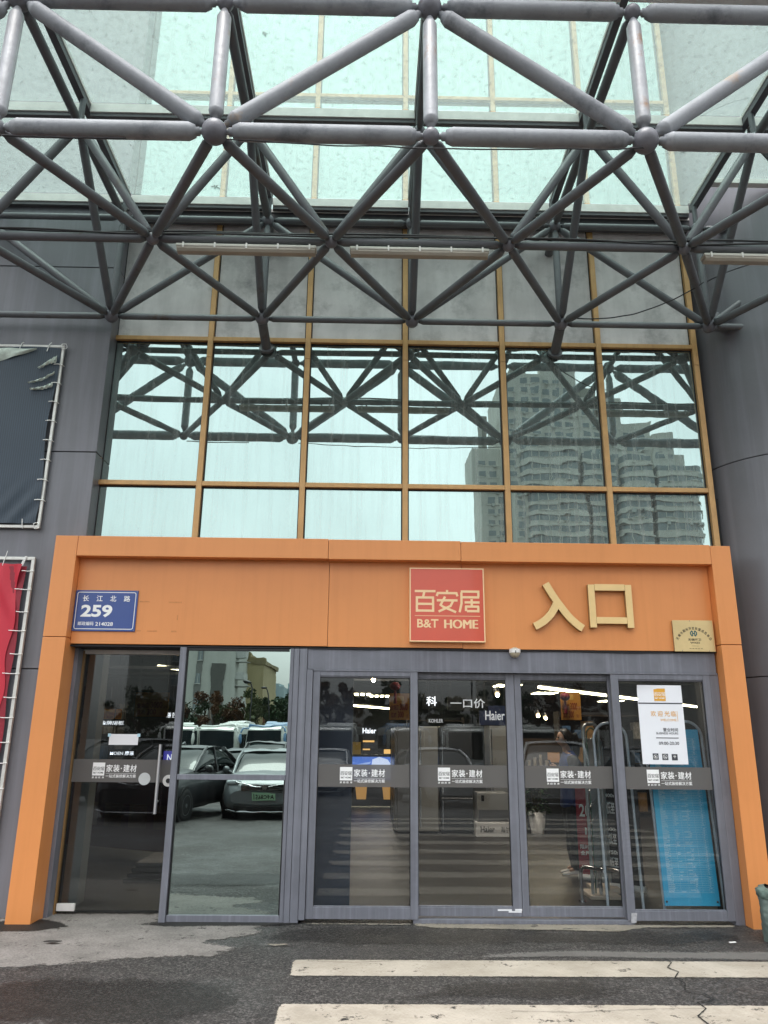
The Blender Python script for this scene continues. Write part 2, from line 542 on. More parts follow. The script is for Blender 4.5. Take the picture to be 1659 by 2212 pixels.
for k in range(9):
    y = 6.51-k*1.0
    if -3 < y < 7:
        xa = -.54+.006*k
        ground_sheet('crosswalk_stripe', [(xa, y-.41), (5.2, y-.41), (5.2, y), (xa-.01, y)], m_paint, .005, .06 if k < 2 else .2, .03)
m_damp = worn_mat('damp_film', '#201e1d', '#2b2927', .30, gs=90, gv=.8, rough=.5, bump=.5, cover=.42, fine=3)
ground_sheet('damp_patch', [(-.9, 7.1), (.2, 6.9), (1.4, 7.0), (2.6, 6.95), (3.2, 7.15), (3.2, 7.45), (1.5, 7.4), (.2, 7.55), (-.7, 7.5)], m_damp, .0125, .06, .3)
ground_sheet('damp_patch', [(-3.4, 5.0), (-2.2, 5.2), (-1.2, 5.05), (-.75, 5.5), (-1.0, 5.95), (-2.0, 6.05), (-3.2, 5.7)], m_damp, .0125, .06, .3)
ground_sheet('damp_patch', [(.3, 5.62), (1.4, 5.60), (1.9, 5.75), (1.5, 6.0), (.6, 5.98)], m_damp, .0125, .05, .2)
# the crack that runs across the stripes
ck = MB()
pts = [(2.28, 6.56), (2.30, 6.46), (2.22, 6.33), (2.26, 6.22), (2.18, 6.08), (2.2, 5.95), (2.14, 5.8), (2.24, 5.74), (2.26, 5.63), (2.12, 5.55), (2.13, 5.44), (2.02, 5.3), (2.03, 5.1), (1.95, 4.8)]   # one ragged line
def crack(pts, wd):
    for i in range(len(pts)-1):
        a, b = Vector((*pts[i], .0095)), Vector((*pts[i+1], .0095))
        for k in range(4):
            p, q = a.lerp(b, k/4), a.lerp(b, (k+1)/4)
            n = Vector((-(q-p).y, (q-p).x, 0)).normalized()
            w1, w2 = wd*random.uniform(.4, 1.2), wd*random.uniform(.4, 1.2)
            ck.quad(p-n*w1, q-n*w2, q+n*w2, p+n*w1)
crack(pts, .0062)
crack([(2.24, 5.74), (2.5, 5.7), (2.75, 5.62), (3.1, 5.6), (3.4, 5.52)], .003)
crack([(2.13, 5.44), (1.7, 5.42), (1.3, 5.36), (.9, 5.38)], .0025)
crack([(-.4, 6.46), (-.1, 6.42), (.2, 6.47), (.5, 6.44)], .0022)
struct('ground_crack', ck, mat('crack', '#1b1a19', .9))

# ------------------------------------------------------------------ building: left cladding, round column, curtain wall
t = thing('clad_wall', 'grey metal clad wall panel left of the orange entrance, carrying the banners', 'wall', (-6, 7.84, 0))
for a, b in ((-.3, 2.235), (2.247, 4.545), (4.557, 6.835), (6.847, 9.1), (9.112, 13.4)):
    part('cladding_panel', B(-9, -2.995, 7.84, 8.10, a, b), m_gwall, t, .004)
part('joint', B(-9, -3.003, 7.85, 8.09, -.3, 13.4), m_gdark, t)
t = thing('round_column', 'large round grey clad column right of the orange entrance', 'column', (4.8, 8.4, 0))
for a, b in ((-.3, 2.235), (2.247, 4.545), (4.557, 6.835), (6.847, 9.1), (9.112, 13.4)):
    mb = MB().cyl((4.8, 8.4, a), (4.8, 8.4, b), 1.0, 72)
    part('cladding_panel', mb, m_gwall, t)
part('joint', MB().cyl((4.8, 8.4, -.3), (4.8, 8.4, 13.4), .99, 48), m_gdark, t)
part('return_panel', B(5.6, 12, 8.0, 8.3, -.3, 13.4), m_gwall, t)

t = thing('curtain_wall', 'glazed curtain wall with tan mullions above the orange entrance portal', 'curtain wall', (0, 8.05, 3.5))
X0, DX = -3.031, 1.1292
ZB, Z2, Z1, ZS, Z3, ZT = 3.40, 4.269, 6.0345, 7.70, 9.57, 13.2
cols = [X0+DX*i for i in range(7)]
for i, x in enumerate(cols):
    hw = .03
    z = ZB
    for z_ in (5.80, ZS+.1, ZT):          # mullion cover caps with a joint
        part('mullion', B(x-hw, x+hw, 8.0, 8.10, z, z_-.004), m_tan, t, .003)
        z = z_
for j, z in enumerate((Z2, Z1, ZS, Z3)):
    for i in range(6):
        part('transom', B(cols[i]+.031, cols[i+1]-.031, 8.004, 8.09, z-.026, z+.026), m_tan, t, .003)
rows = [(ZB, Z2, 'window_pane'), (Z2, Z1, 'window_pane'), (Z1, ZS, 'spandrel_panel'), (ZS, Z3, 'window_pane'), (Z3, ZT, 'window_pane')]
for za, zb, nm in rows:
    for i in range(6):
        x0, x1 = cols[i]+.031, cols[i+1]-.031
        if nm == 'window_pane':
            mb = MB()
            yy = 8.06
            ta, tb = random.uniform(-.004, .004), random.uniform(-.003, .003)  # panes never sit quite parallel
            mb.v = [(x0, yy, za+.026), (x1, yy+ta, za+.026), (x1, yy+ta+tb, zb-.026), (x0, yy+tb, zb-.026)]
            mb.face((0, 1, 2, 3))
            b0 = MB().box(x0, x1, 8.066, 8.076, za+.026, zb-.026)
            o = part(nm, join(mb, b0), g_curtain2 if i > 3 else g_curtain, t)
        else:
            part(nm, B(x0, x1, 8.05, 8.07, za+.026, zb-.026), m_grime, t, .003)
        part('gasket', join(B(x0, x0+.012, 8.048, 8.058, za+.026, zb-.026), B(x1-.012, x1, 8.048, 8.058, za+.026, zb-.026), B(x0+.012, x1-.012, 8.047, 8.058, zb-.04, zb-.026)), m_black, t)
part('back_wall', B(-3.0, 3.80, 8.12, 8.3, 2.6, 13.2), m_gdark, t)
# darker clouds on the spandrels come from the noise in their colour

# ------------------------------------------------------------------ orange portal
t = thing('entrance_portal', 'orange metal clad entrance portal framing the shop doors', 'portal', (.24, 7.6, 0))
PX0, PX1, IN0, IN1, ZP, ZH = -3.19, 3.66, -2.965, 3.455, 3.545, 3.34
YF, YP, YD = 7.56, 7.68, 7.98
part('pillar', join(B(PX0, IN0, YF, 7.839, 2.531, ZP), B(PX0, IN0, YF, 7.839, -.02, 2.525)), m_orange, t, .004)
part('pillar', join(B(IN1, PX1, YF, YD, 2.526, ZP-.02), B(IN1, PX1, YF, YD, -.02, 2.52)), m_orange, t, .004)
part('top_beam', join(B(IN0+.003, -.441, YF, YP+.2, ZH, ZP), B(-.437, .901, YF, YP+.2, ZH-.004, ZP-.005), B(.905, IN1-.003, YF, YP+.2, ZH-.008, ZP-.012)), m_orange, t, .003)
part('fascia_panel', join(B(IN0+.002, -.431, YP, YP+.05, 2.478, ZH), B(-.427, .916, YP, YP+.05, 2.474, ZH), B(.92, IN1-.002, YP, YP+.05, 2.468, ZH)), m_orange, t, .002)
part('backing', B(PX0+.02, PX1-.02, YP+.06, 7.92, 2.52, 3.3), m_gdark, t)
part('seam', B(PX0+.006, PX1-.006, YF+.006, 7.83, 2.523, 2.533), m_gdark, t) if False else None
part('soffit', B(IN0, IN1, YP+.012, 8.2, 2.455, 2.466), m_gdark, t)

# stains left on the fascia beside the address plate, where an older plate was fixed
m_stain = mat('glue_stain', '#c68049', .6, var=.2, scale=20)
bt = [o for o in bpy.data.objects if o.name == 'entrance_portal'][0]
for x0, x1, z0, z1 in ((-2.32, -2.22, 2.895, 2.908), (-2.03, -1.90, 2.89, 2.905), (-2.33, -2.28, 2.605, 2.615), (-2.22, -2.12, 2.602, 2.615), (-1.98, -1.93, 2.60, 2.615), (-1.935, -1.925, 2.72, 2.77)):
    part('stain', B(x0, x1, YP-.0012, YP+.001, z0, z1), m_stain, bt)

# ------------------------------------------------------------------ signs on the portal
m_blue = mat('enamel_blue', '#2f4a8c', .35, var=.04, coat=.3)
m_signw = mat('sign_white', '#f0f0ee', .5, var=0)
t = thing('address_plate', 'blue enamel address plate with white number 259, left end of the fascia', 'address plate', (-2.65, YP-.012, 2.8))
part('plate', B(-2.962, -2.338, YP-.014, YP-.002, 2.60, 3.01), m_blue, t, .003)
y = YP-.0142
bd = MB()
x0, x1, z0, z1, c = -2.94, -2.36, 2.622, 2.988, .018
loop = []
for cx, cz, a0 in ((x1-c, z1-c, 0), (x0+c, z1-c, 90), (x0+c, z0+c, 180), (x1-c, z0+c, 270)):
    for k in range(5):
        a = R(a0+k*22.5); loop.append((cx+c*math.cos(a), cz+c*math.sin(a)))
loop.append(loop[0])
bd.ribbon(loop, .0065, y-.0008, y)
part('border', bd, m_signw, t)
for ch, xa, xb in (('长', -2.885, -2.823), ('江', -2.748, -2.688), ('北', -2.612, -2.552), ('路', -2.476, -2.414)):
    part('lettering', text_mb(ch, xa, xb, 2.896, 2.956, y, .001, .012), m_signw, t)
part('lettering', text_mb('259', -2.89, -2.58, 2.738, 2.862, y, .001, .035), m_signw, t)
part('lettering', text_mb('邮政编码', -2.905, -2.752, 2.655, 2.694, y, .001, .008), m_signw, t)
part('lettering', text_mb('214028', -2.733, -2.56, 2.653, 2.690, y, .001, .012), m_signw, t)
for sx in (-2.952, -2.349):
    for sz in (2.611, 3.0): part('screw', MB().ball((sx, y, sz), .005, 8, 6), m_chrome, t)

m_red = mat('sign_red', '#d0543c', .3, var=.05, scale=3, coat=.3)
m_cream = mat('sign_cream', '#f2cfa0', .4, var=.02)
t = thing('logo_sign', 'square red sign box with three cream characters and the words B&T HOME', 'sign', (.76, YP-.05, 2.9))
part('sign_face', B(.397, 1.125, YP-.062, YP-.058, 2.537, 3.258), m_red, t)
part('sign_frame', join(B(.385, .397, YP-.066, YP, 2.525, 3.27), B(1.125, 1.137, YP-.066, YP, 2.525, 3.27), B(.397, 1.125, YP-.066, YP, 3.258, 3.27),
                        B(.397, 1.125, YP-.066, YP, 2.525, 2.537), B(.397, 1.125, YP-.055, YP-.02, 2.537, 3.258)), m_cream, t, .002)
part('lettering', logo_mb(.437, 1.087, 2.822, 3.045, YP-.062, .0012), m_cream, t)
part('rule', B(.437, 1.09, YP-.0632, YP-.0621, 2.781, 2.786), m_cream, t)
part('lettering', text_mb('B&T', .46, .672, 2.665, 2.75, YP-.062, .0012, .02), m_cream, t)
part('lettering', join(*[text_mb('HOME', .728+k*.005, 1.058+k*.005, 2.66, 2.748, YP-.062, .0012+k*.0002, 0) for k in range(3)]), m_cream, t)

m_gold = mat('gold_letter', '#e6c68c', .42, metal=.15, var=.06, scale=5)
m_gold2 = mat('gold_letter_side', '#a98a5c', .5, metal=.3, var=.08)
def letter(name, label, strokes, wd):
    t_ = thing(name, label, 'letter', (strokes[0][0][0], YP-.03, strokes[0][0][1]), 'letters of the entrance sign')
    f, s_ = MB(), MB()
    for i, st_ in enumerate(strokes):
        f.ribbon(st_, wd, YP-.062-i*.0004, YP-.058)
        s_.ribbon(st_, wd*.985, YP-.0585, YP-.012+i*.0003)
    part('letter_face', f, m_gold, t_, .002)
    part('letter_return', s_, m_gold2, t_)
    return t_
def arc(p0, p1, p2, n=14):
    return [((1-a)**2*p0[0]+2*a*(1-a)*p1[0]+a*a*p2[0], (1-a)**2*p0[1]+2*a*(1-a)*p1[1]+a*a*p2[1]) for a in [k/n for k in range(n+1)]]
letter('sign_letter', 'gold character shaped like a forked stroke on the orange fascia', [arc((1.762, 3.125), (1.845, 2.97), (1.90, 2.90), 6)+arc((1.90, 2.90), (2.0, 2.745), (2.115, 2.675), 10)[1:],
       arc((1.868, 2.935), (1.80, 2.76), (1.632, 2.690), 14)], .073)
kx0, kx1 = 2.222, 2.597
letter('sign_letter', 'gold square shaped character at the right of the fascia lettering', [[(kx0, 2.685), (kx0, 3.12)], [(kx1, 2.685), (kx1, 3.12)], [(kx0+.035, 3.092), (kx1-.035, 3.092)], [(kx0+.035, 2.758), (kx1-.035, 2.758)]], .066)

m_brass = mat('brass_plate', '#d8c08c', .3, metal=.3, var=.08, scale=4)
m_ink = mat('dark_ink', '#26251f', .6, var=0)
m_teal = mat('teal_ink', '#1f5a5c', .5, var=0)
t = thing('brass_plaque', 'small brass plaque with arched dark lettering at the right end of the fascia', 'plaque', (3.23, YP-.03, 2.62))
part('plate', B(3.025, 3.432, YP-.034, YP-.028, 2.462, 2.772), m_brass, t, .002)
part('backing_box', B(3.03, 3.427, YP-.0275, YP-.001, 2.467, 2.767), mat('plaque_edge', '#8d7a60', .6, var=.3, scale=30), t)
y = YP-.0342
mb = []
cx, cz, rr = 3.228, 2.46, .232
for i, ch in enumerate('无锡市厕所开放联盟成员单位'):
    a = R(146-i*112/12)
    px, pz = cx+rr*math.cos(a)*.86, cz+rr*math.sin(a)
    mb.append(text_mb(ch, px-.013, px+.013, pz-.014, pz+.014, y, .0008, .012, rot=a-math.pi/2))
part('lettering', join(*mb), m_ink, t)
lg = MB()
for sx in (-1, 1):
    lg.ribbon([(cx+sx*.014, 2.668), (cx+sx*.030, 2.650), (cx+sx*.030, 2.634), (cx+sx*.014, 2.612)], .011, y-.0008, y)
    lg.ribbon([(cx+sx*.010, 2.666), (cx+sx*.010, 2.615)], .009, y-.0009, y)
lg.ribbon([(cx-.012, 2.64), (cx+.012, 2.64)], .010, y-.001, y)
part('emblem', lg, m_teal, t)
part('lettering', join(text_mb('无锡环卫', cx-.062, cx+.072, 2.568, 2.592, y, .0008, .012), text_mb('WXES', cx-.042, cx+.055, 2.540, 2.558, y, .0008, .012)), m_ink, t)
part('lettering', join(B(cx-.03, cx+.04, y-.0006, y, 2.516, 2.5185), *[B(cx-.055+k*.028, cx-.055+k*.028+.02, y-.0006, y, 2.488, 2.4935) for k in range(5)]), mat('faint_ink', '#7d6c49', .6, var=0), t)
for sx, sz in ((3.2, 2.766), (3.10, 2.468), (3.37, 2.468)): part('screw', MB().ball((sx, y, sz), .005, 8, 6), m_chrome, t)

# ------------------------------------------------------------------ door surround and doors
t = thing('door_surround', 'weathered grey door surround with wide post and header under the fascia', 'door frame', (.5, 7.75, 0))
part('header', B(-.62, 3.44, 7.70, 7.95, 2.255, 2.452), m_dframe, t, .003)
part('header_lip', B(-.56, 3.44, 7.69, 7.76, 2.238, 2.2545), m_dframe, t, .002)
part('post', join(B(-.79, -.755, 7.685, 7.95, 0, 2.452), B(-.752, -.70, 7.675, 7.95, 0, 2.45), B(-.697, -.622, 7.68, 7.95, 0, 2.451), B(-.619, -.562, 7.67, 7.95, .03, 2.25)), m_dframe, t, .003)
part('jamb', B(3.365, 3.452, 7.70, 7.95, 0, 2.254), m_dframe, t, .003)
part('mullion', B(-1.872, -1.812, 7.665, 8.06, 0, 2.452), m_dframe, t, .003)
part('jamb', join(B(-2.963, -2.93, 7.842, 8.06, 0, 2.452), B(-2.99, -2.962, 7.842, 8.06, 0, 2.452)), m_dframe, t, .003)
part('tan_trim', B(-2.929, -2.915, 7.97, 8.03, 0, 2.44), mat('old_brass_trim', '#8a6a42', .5, var=.2), t)
part('sill_track', B(.42, 2.44, 7.705, 7.95, .0, .035), m_dframe, t, .003)
part('closer_channel', B(-2.96, -1.875, 7.98, 8.06, 2.41, 2.452), m_alu, t, .004)
part('cable', MB().tube([(-.6, 7.69, 2.457), (0, 7.69, 2.452), (.3, 7.69, 2.458), (.9, 7.69, 2.453), (1.4, 7.69, 2.449), (1.9, 7.69, 2.455), (2.6, 7.69, 2.447), (3.1, 7.69, 2.455)], .006, 6), m_black, t)

m_band = None
def band_mat():
    m, t_, p, out = nodes_of('frosted_band')
    p.inputs['Base Color'].default_value = (*hx('#6a6765'), 1)
    p.inputs['Roughness'].default_value = .5
    p.inputs['Alpha'].default_value = .74
    return m
m_band = band_mat()
m_dot = mat('sticker_white', '#f4f4f4', .5, var=0)
m_logoink = mat('sticker_ink', '#3d3c3c', .5, var=0)
def band(parent, x0, x1, z0, z1, y, lx):
    """the grey sticker strip with logo and slogan that crosses a door pane"""
    b_ = part('sticker_band', B(x0, x1, y-.0006, y, z0, z1), m_band, parent)
    yy = y-.0007
    s = (z1-z0)/.2
    lz = z1-.143*s
    part('sticker_logo', B(lx, lx+.118, yy-.0004, yy, lz, lz+.121), m_dot, b_)
    yk = yy-.0005
    part('lettering', join(logo_mb(lx+.006, lx+.112, lz+.048, lz+.082, yk, .0003, .10), text_mb('B&T HOME', lx+.010, lx+.108, lz+.018, lz+.034, yk, .0003, .02)), m_logoink, b_)
    q = [text_mb(ch, lx+k*.0325, lx+k*.0325+.02, lz-.026, lz-.008, yy, .0003, .012) for k, ch in enumerate('源自欧洲')]
    tx = lx+.133
    q += [text_mb('家', tx, tx+.063, lz+.034, lz+.103, yy, .0003, .012), text_mb('装', tx+.067, tx+.130, lz+.034, lz+.103, yy, .0003, .012),
          text_mb('·', tx+.141, tx+.153, lz+.062, lz+.074, yy, .0003, .03),
          text_mb('建', tx+.166, tx+.229, lz+.034, lz+.103, yy, .0003, .012), text_mb('材', tx+.234, tx+.296, lz+.034, lz+.103, yy, .0003, .012)]
    q += [B(tx, tx+.296, yy-.0003, yy, lz+.0205, lz+.0225), text_mb('一站式装修解决方案', tx, tx+.296, lz-.02, lz+.013, yy, .0003, .008)]
    part('lettering', join(*q), m_dot, b_)

def sliding(label, x0, x1, y, z0, z1, st_l, st_r, bot, top, lx, group, bx=None):
    t_ = thing('sliding_door', label, 'door', ((x0+x1)/2, y, z0), group)
    fr = join(B(x0, x0+st_l, y, y+.05, z0, z1), B(x1-st_r, x1, y, y+.05, z0, z1), B(x0+st_l, x1-st_r, y+.002, y+.048, z0, z0+bot), B(x0+st_l, x1-st_r, y+.002, y+.048, z1-top, z1),
              B(x0+st_l, x1-st_r, y+.012, y+.04, z0+bot, z0+bot+.012), B(x0+st_l, x1-st_r, y+.012, y+.04, z1-top-.012, z1-top))
    part('frame', fr, m_dframe, t_, .003)
    a, b_ = x0+st_l, x1-st_r
    part('glass', B(a, b_, y+.022, y+.028, z0+bot, z1-top), g_clear, t_)
    part('gasket', join(B(a, a+.008, y+.018, y+.0215, z0+bot+.012, z1-top-.012), B(b_-.008, b_, y+.018, y+.0215, z0+bot+.012, z1-top-.012), B(a+.008, b_-.008, y+.018, y+.0215, z1-top-.02, z1-top-.012)), m_black, t_)
    band(t_, a+.002, b_-.002, 1.163, 1.366, y+.0205, lx)
    return t_
G_ = 'glass doors of the automatic entrance'
sliding('leftmost framed glass entrance door, beside the wide grey post', -.558, .468, 7.695, .035, 2.237, .068, .072, .095, .045, -.275, G_)
s2 = sliding('glass sliding door left of the middle gap, chipped white bottom rail', .40, 1.428, 7.762, .05, 2.237, .07, .085, .075, .05, .665, G_)
sliding('glass sliding door right of the middle gap, person standing behind it', 1.432, 2.42, 7.762, .05, 2.237, .062, .06, .075, .05, 1.715, G_)
s4 = sliding('rightmost framed glass entrance door with white poster taped on it', 2.375, 3.363, 7.695, .035, 2.237, .075, .07, .08, .05, 2.665, G_)
# chips of paint off the bottom rail, tape at the foot of the last door
part('paint_chip', join(B(1.20, 1.33, 7.7605, 7.7625, .098, .112), B(1.30, 1.42, 7.7603, 7.7625, .085, .097), B(1.36, 1.425, 7.7601, 7.7625, .10, .115)), m_white, s2)
part('tape', xform(B(2.405, 2.455, 7.690, 7.6945, .02, .10), lambda x, y, z: (x+(z-.06)*.15, y-.02*max(0, .05-z), z)), mat('peeling_tape', '#a9a9ad', .5, var=.3, scale=30), s4)

# left framed fixed pane
t = thing('fixed_window', 'tall tinted mirror-like window pane left of the wide grey post', 'window', (-1.3, 7.7, 0))
part('frame', join(B(-1.811, -.791, 7.69, 7.75, .0, .062), B(-1.811, -.791, 7.675, 7.74, 1.218, 1.266)), m_dframe, t, .003)
part('glass', join(B(-1.811, -.791, 7.715, 7.722, .062, 1.2175), B(-1.811, -.791, 7.715, 7.722, 1.2665, 2.448)), g_pane, t)
part('gasket', join(B(-1.811, -1.799, 7.70, 7.7145, .063, 1.217), B(-1.811, -1.799, 7.70, 7.7145, 1.267, 2.448), B(-.803, -.791, 7.70, 7.7145, .063, 1.217), B(-1.798, -.804, 7.69, 7.7145, 2.425, 2.4475)), m_black, t)

# left swing door
t = thing('swing_door', 'dark frameless glass swing door with long chrome handle on the far left', 'door', (-2.4, 8.0, 0))
part('glass', B(-2.912, -1.88, 8.0, 8.012, .02, 2.405), g_dark, t)
m_handle = mat('brushed_steel', '#d5d6d8', .28, metal=.7, var=.03)
part('handle', join(MB().cyl((-2.055, 7.94, .89), (-2.055, 7.94, 1.53), .016), MB().cyl((-2.055, 7.94, 1.0), (-2.055, 8.0, 1.0), .012), MB().cyl((-2.055, 7.94, 1.42), (-2.055, 8.0, 1.42), .012)), m_handle, t)
part('patch_fitting', B(-2.91, -2.74, 7.985, 8.027, .03, .095), m_alu, t, .004)
part('lock', join(MB().cyl((-1.965, 7.996, 1.19), (-1.965, 8.0, 1.19), .055, 28)), m_alu, t)
part('keyhole', MB().cyl((-1.965, 7.985, 1.19), (-1.965, 7.9955, 1.19), .022, 20), m_black, t)
band(t, -2.91, -1.885, 1.172, 1.385, 7.9995, -2.715)
part('round_sticker', MB().cyl((-2.2, 7.9972, 1.205), (-2.2, 7.9986, 1.205), .058, 36), mat('pale_sticker', '#c3c6c6', .5, var=.06), t)

# dome camera under the fascia
t = thing('dome_sensor', 'small beige dome sensor hanging under the fascia above the sliding doors', 'sensor', (1.43, 7.64, 2.44))
mb = MB().ball((1.43, 7.66, 2.435), .052, 24, 12, (1, 1, 1.0))
part('dome', mb, mat('sensor_beige', '#b5aa92', .4, var=.05), t)
part('collar', MB().cyl((1.43, 7.66, 2.43), (1.43, 7.66, 2.468), .056, 28), m_alu, t)
part('slot', B(1.425, 1.433, 7.604, 7.612, 2.425, 2.45), m_black, t)

# poster on the last door
m_paper = mat('poster_paper', '#eceef4', .55, var=.015)
m_yel = mat('poster_yellow', '#e0a53a', .55, var=0)
m_pink = mat('poster_ink', '#3a3d45', .55, var=0)
t = thing('opening_hours_poster', 'white poster with yellow WELCOME and opening hours on the right door glass', 'poster', (2.86, 7.69, 1.75))
PXa, PXb, PZa, PZb = 2.633, 3.075, 1.392, 2.135
pz = lambda v: PZb-(v-160)/1450*(PZb-PZa)
def pxx(u, v):       # measured on the photo: the sheet leans with the door's perspective only
    l = 310+(v-160)*.081; r_ = 1182+(v-160)*.106
    return PXa+(u-l)/(r_-l)*(PXb-PXa)
yp = 7.7125
mb = MB()
NX, NZ = 24, 30
for side in (0, 1):
    for j in range(NZ+1):
        for i in range(NX+1):
            u, v = i/NX, j/NZ
            curl = .012*max(0, (v-.9)/.1)**2*max(0, 1-u*1.4)+.003*math.sin(u*5)*max(0, v-.8)
            mb.v.append((PXa+u*(PXb-PXa), yp-.002-curl+side*.0012, PZa+v*(PZb-PZa)))
    for j in range(NZ):
        for i in range(NX):
            a = side*(NX+1)*(NZ+1)+j*(NX+1)+i
            mb.face((a, a+1, a+NX+2, a+NX+1) if side == 0 else (a, a+NX+1, a+NX+2, a+1), True)
part('sheet', mb, m_paper, t)
yq = yp-.0032
def pb(u0, u1, v0, v1, d=.0006): return B(pxx(u0, (v0+v1)/2), pxx(u1, (v0+v1)/2), yq-d, yq, pz(v1), pz(v0))
def pt(s, u0, u1, v0, v1, bold=0, d=.0006):
    vm = (v0+v1)/2
    return text_mb(s, pxx(u0, vm), pxx(u1, vm), pz(v1), pz(v0), yq, d, bold)
part('logo_block', pb(650, 875, 222, 455), m_yel, t)
part('lettering', join(logo_mb(pxx(660, 330), pxx(868, 330), pz(365), pz(290), yq-.0007, .0004, .10), text_mb('B&T HOME', pxx(670, 400), pxx(862, 400), pz(416), pz(388), yq-.0007, .0004, .02)), m_dot, t)
part('rule', pb(345, 1215, 488, 510), m_pink, t)
part('lettering', join(*[pt(c_, a, b_, 640, 742, .006) for c_, a, b_ in (('欢', 588, 692), ('迎', 722, 826), ('光', 856, 962), ('临', 988, 1090))]+[pt('WELCOME', 778, 1098, 785, 828, .0)]+[pb(1112, 1119, 640, 832)]), m_yel, t)
part('lettering', join(pt('营业时间', 832, 1124, 952, 1020, .012), pt('BUSINESS HOURS', 698, 1130, 1032, 1070, .006), pb(694, 1138, 1128, 1143), pt('09:00-20:30', 748, 1148, 1203, 1260, .012)), m_pink, t)
for i, (u0, u1) in enumerate(((626, 740), (812, 930), (1002, 1118))):
    ic = part('icon', pb(u0, u1, 1416+i*5, 1530+i*4), m_pink, t)
    cx, cz = pxx((u0+u1)/2, 1475), pz(1476)
    gl = MB()
    if i < 2:
        ring = [(cx+.019*math.cos(R(a)), cz+.019*math.sin(R(a))) for a in range(0, 361, 18)]
        gl.ribbon(ring, .003, yq-.0011, yq-.0007)
        gl.ribbon([(cx-.013, cz+.013), (cx+.013, cz-.013)], .003, yq-.0012, yq-.0007)
        if i == 0: gl.ribbon([(cx-.008, cz-.008), (cx, cz), (cx-.006, cz+.009)], .006, yq-.0010, yq-.0007); gl.ribbon([(cx+.002, cz-.007), (cx+.004, cz+.008)], .004, yq-.00105, yq-.0007)
        else: gl.ribbon([(cx-.012, cz-.004), (cx+.012, cz-.004)], .005, yq-.0010, yq-.0007)
    else:
        for r_ in (.008, .014, .020):
            gl.ribbon([(cx+r_*math.cos(R(a)), cz-.010+r_*math.sin(R(a))) for a in range(45, 136, 10)], .0032, yq-.0011, yq-.0007)
        gl.cyl((cx, yq-.0011, cz-.010), (cx, yq-.0007, cz-.010), .003, 10)
    part('symbol', gl, m_dot, ic)

# ------------------------------------------------------------------ canopy space frame
XS, SP = -2.9444, 1.68
YT, YM, YB, ZL, ZU = 4.90, 6.253, 7.671, 6.1095, 7.4013
colx = lambda k: XS+SP*k
t = thing('canopy_truss', 'grey tubular steel space frame with ball nodes carrying the entrance canopy', 'truss', (.4, 6.2, 6.1))
nodes_ = {}
def node(key, r):
    row, k = key
    P_ = {'T1': (colx(k), YT, ZL), 'T0': (colx(k), YT, ZU), 'M': (colx(k+.5), YM, ZL), 'B': (colx(k), YB, ZL), 'W': (colx(k), YB, ZU), 'U': (colx(k), YM, ZU)}[row]
    nodes_[key] = (P_, r)
    mb = MB().ball(P_, r, 24, 14)
    part('ball_node', mb, m_ball, t)
for k in range(-1, 6):
    node(('T1', k), .10 if k % 2 else .068)
    node(('T0', k), .068 if k % 2 else .10)
    node(('U', k), .065); node(('W', k), .07); node(('B', k), .075)
for k in range(-1, 5): node(('M', k), .06)
def member(name, a, b, r, big=False):
    (p, ra), (q, rb) = nodes_[a], nodes_[b]
    p, q = Vector(p), Vector(q)
    L = (q-p).length
    br = r*.32 if big else r*.42
    cone = r*.75 if big else r*.8
    gap = .055 if big else .028
    a0, b0 = ra*.9, L-rb*.9
    prof = [(a0, br), (a0+gap*.4, br), (a0+gap*.4, br*1.5), (a0+gap, br*1.5), (a0+gap, r*.70), (a0+gap+cone, r)]
    if big: prof += [(a0+gap+cone+.008, r*1.025), (a0+gap+cone+.016, r)]
    prof += [(b0-gap-cone, r), (b0-gap, r*.70), (b0-gap, br*1.5), (b0-gap*.4, br*1.5), (b0-gap*.4, br), (b0, br)]
    mb = MB().lathe(p, q, prof, 20 if big else 12)
    part(name, mb, m_peel if name == 'front_upright' else m_rusty if (a, b) in ((('T1', 1), ('T0', 2)), (('T1', 3), ('T0', 4))) else m_steel if big else m_steel2, t)
for k in range(-1, 5):
    member('chord_tube', ('T1', k), ('T1', k+1), .070, True)
    member('chord_tube', ('T0', k), ('T0', k+1), .070, True)
    member('chord_tube', ('B', k), ('B', k+1), .037)
    member('chord_tube', ('W', k), ('W', k+1), .037)
    if k < 4: member('chord_tube', ('M', k), ('M', k+1), .042)
    a, b = (('T0', k), ('T1', k+1)) if k % 2 == 0 else (('T1', k), ('T0', k+1))
    member('front_diagonal', a, b, .065, True)
for k in range(-1, 6):
    member('front_upright', ('T1', k), ('T0', k), .058, True)
    member('rafter_tube', ('T0', k), ('U', k), .045)
    member('rafter_tube', ('U', k), ('W', k), .045)
    member('back_upright', ('B', k), ('W', k), .04)
    member('back_diagonal', ('U', k), ('B', k), .043)
for k in range(-1, 5):
    for kk in (k, k+1):
        member('lower_web_tube', ('T1', kk), ('M', k), .045)
        member('lower_web_tube', ('M', k), ('B', kk), .043)
        member('upper_web_tube', ('U', kk), ('M', k), .043)
for a, b in ((-1, 0), (1, 0), (1, 2), (3, 2), (3, 4), (5, 4)):
    member('wall_brace', ('W', a), ('B', b), .043)
for k in (1, 3):
    x = colx(k)
    part('wall_bracket', join(MB().cyl((x, YB+.03, ZL-.03), (x+.01, 8.049, ZL-.17), .055, 16), MB().cyl((x+.01, 8.02, ZL-.16), (x+.01, 8.0495, ZL-.17), .085, 20)), m_steel2, t)
    part('wall_bracket', MB().cyl((x, YB+.03, ZU-.02), (x+.01, 8.049, ZU-.12), .05, 16), m_steel2, t)
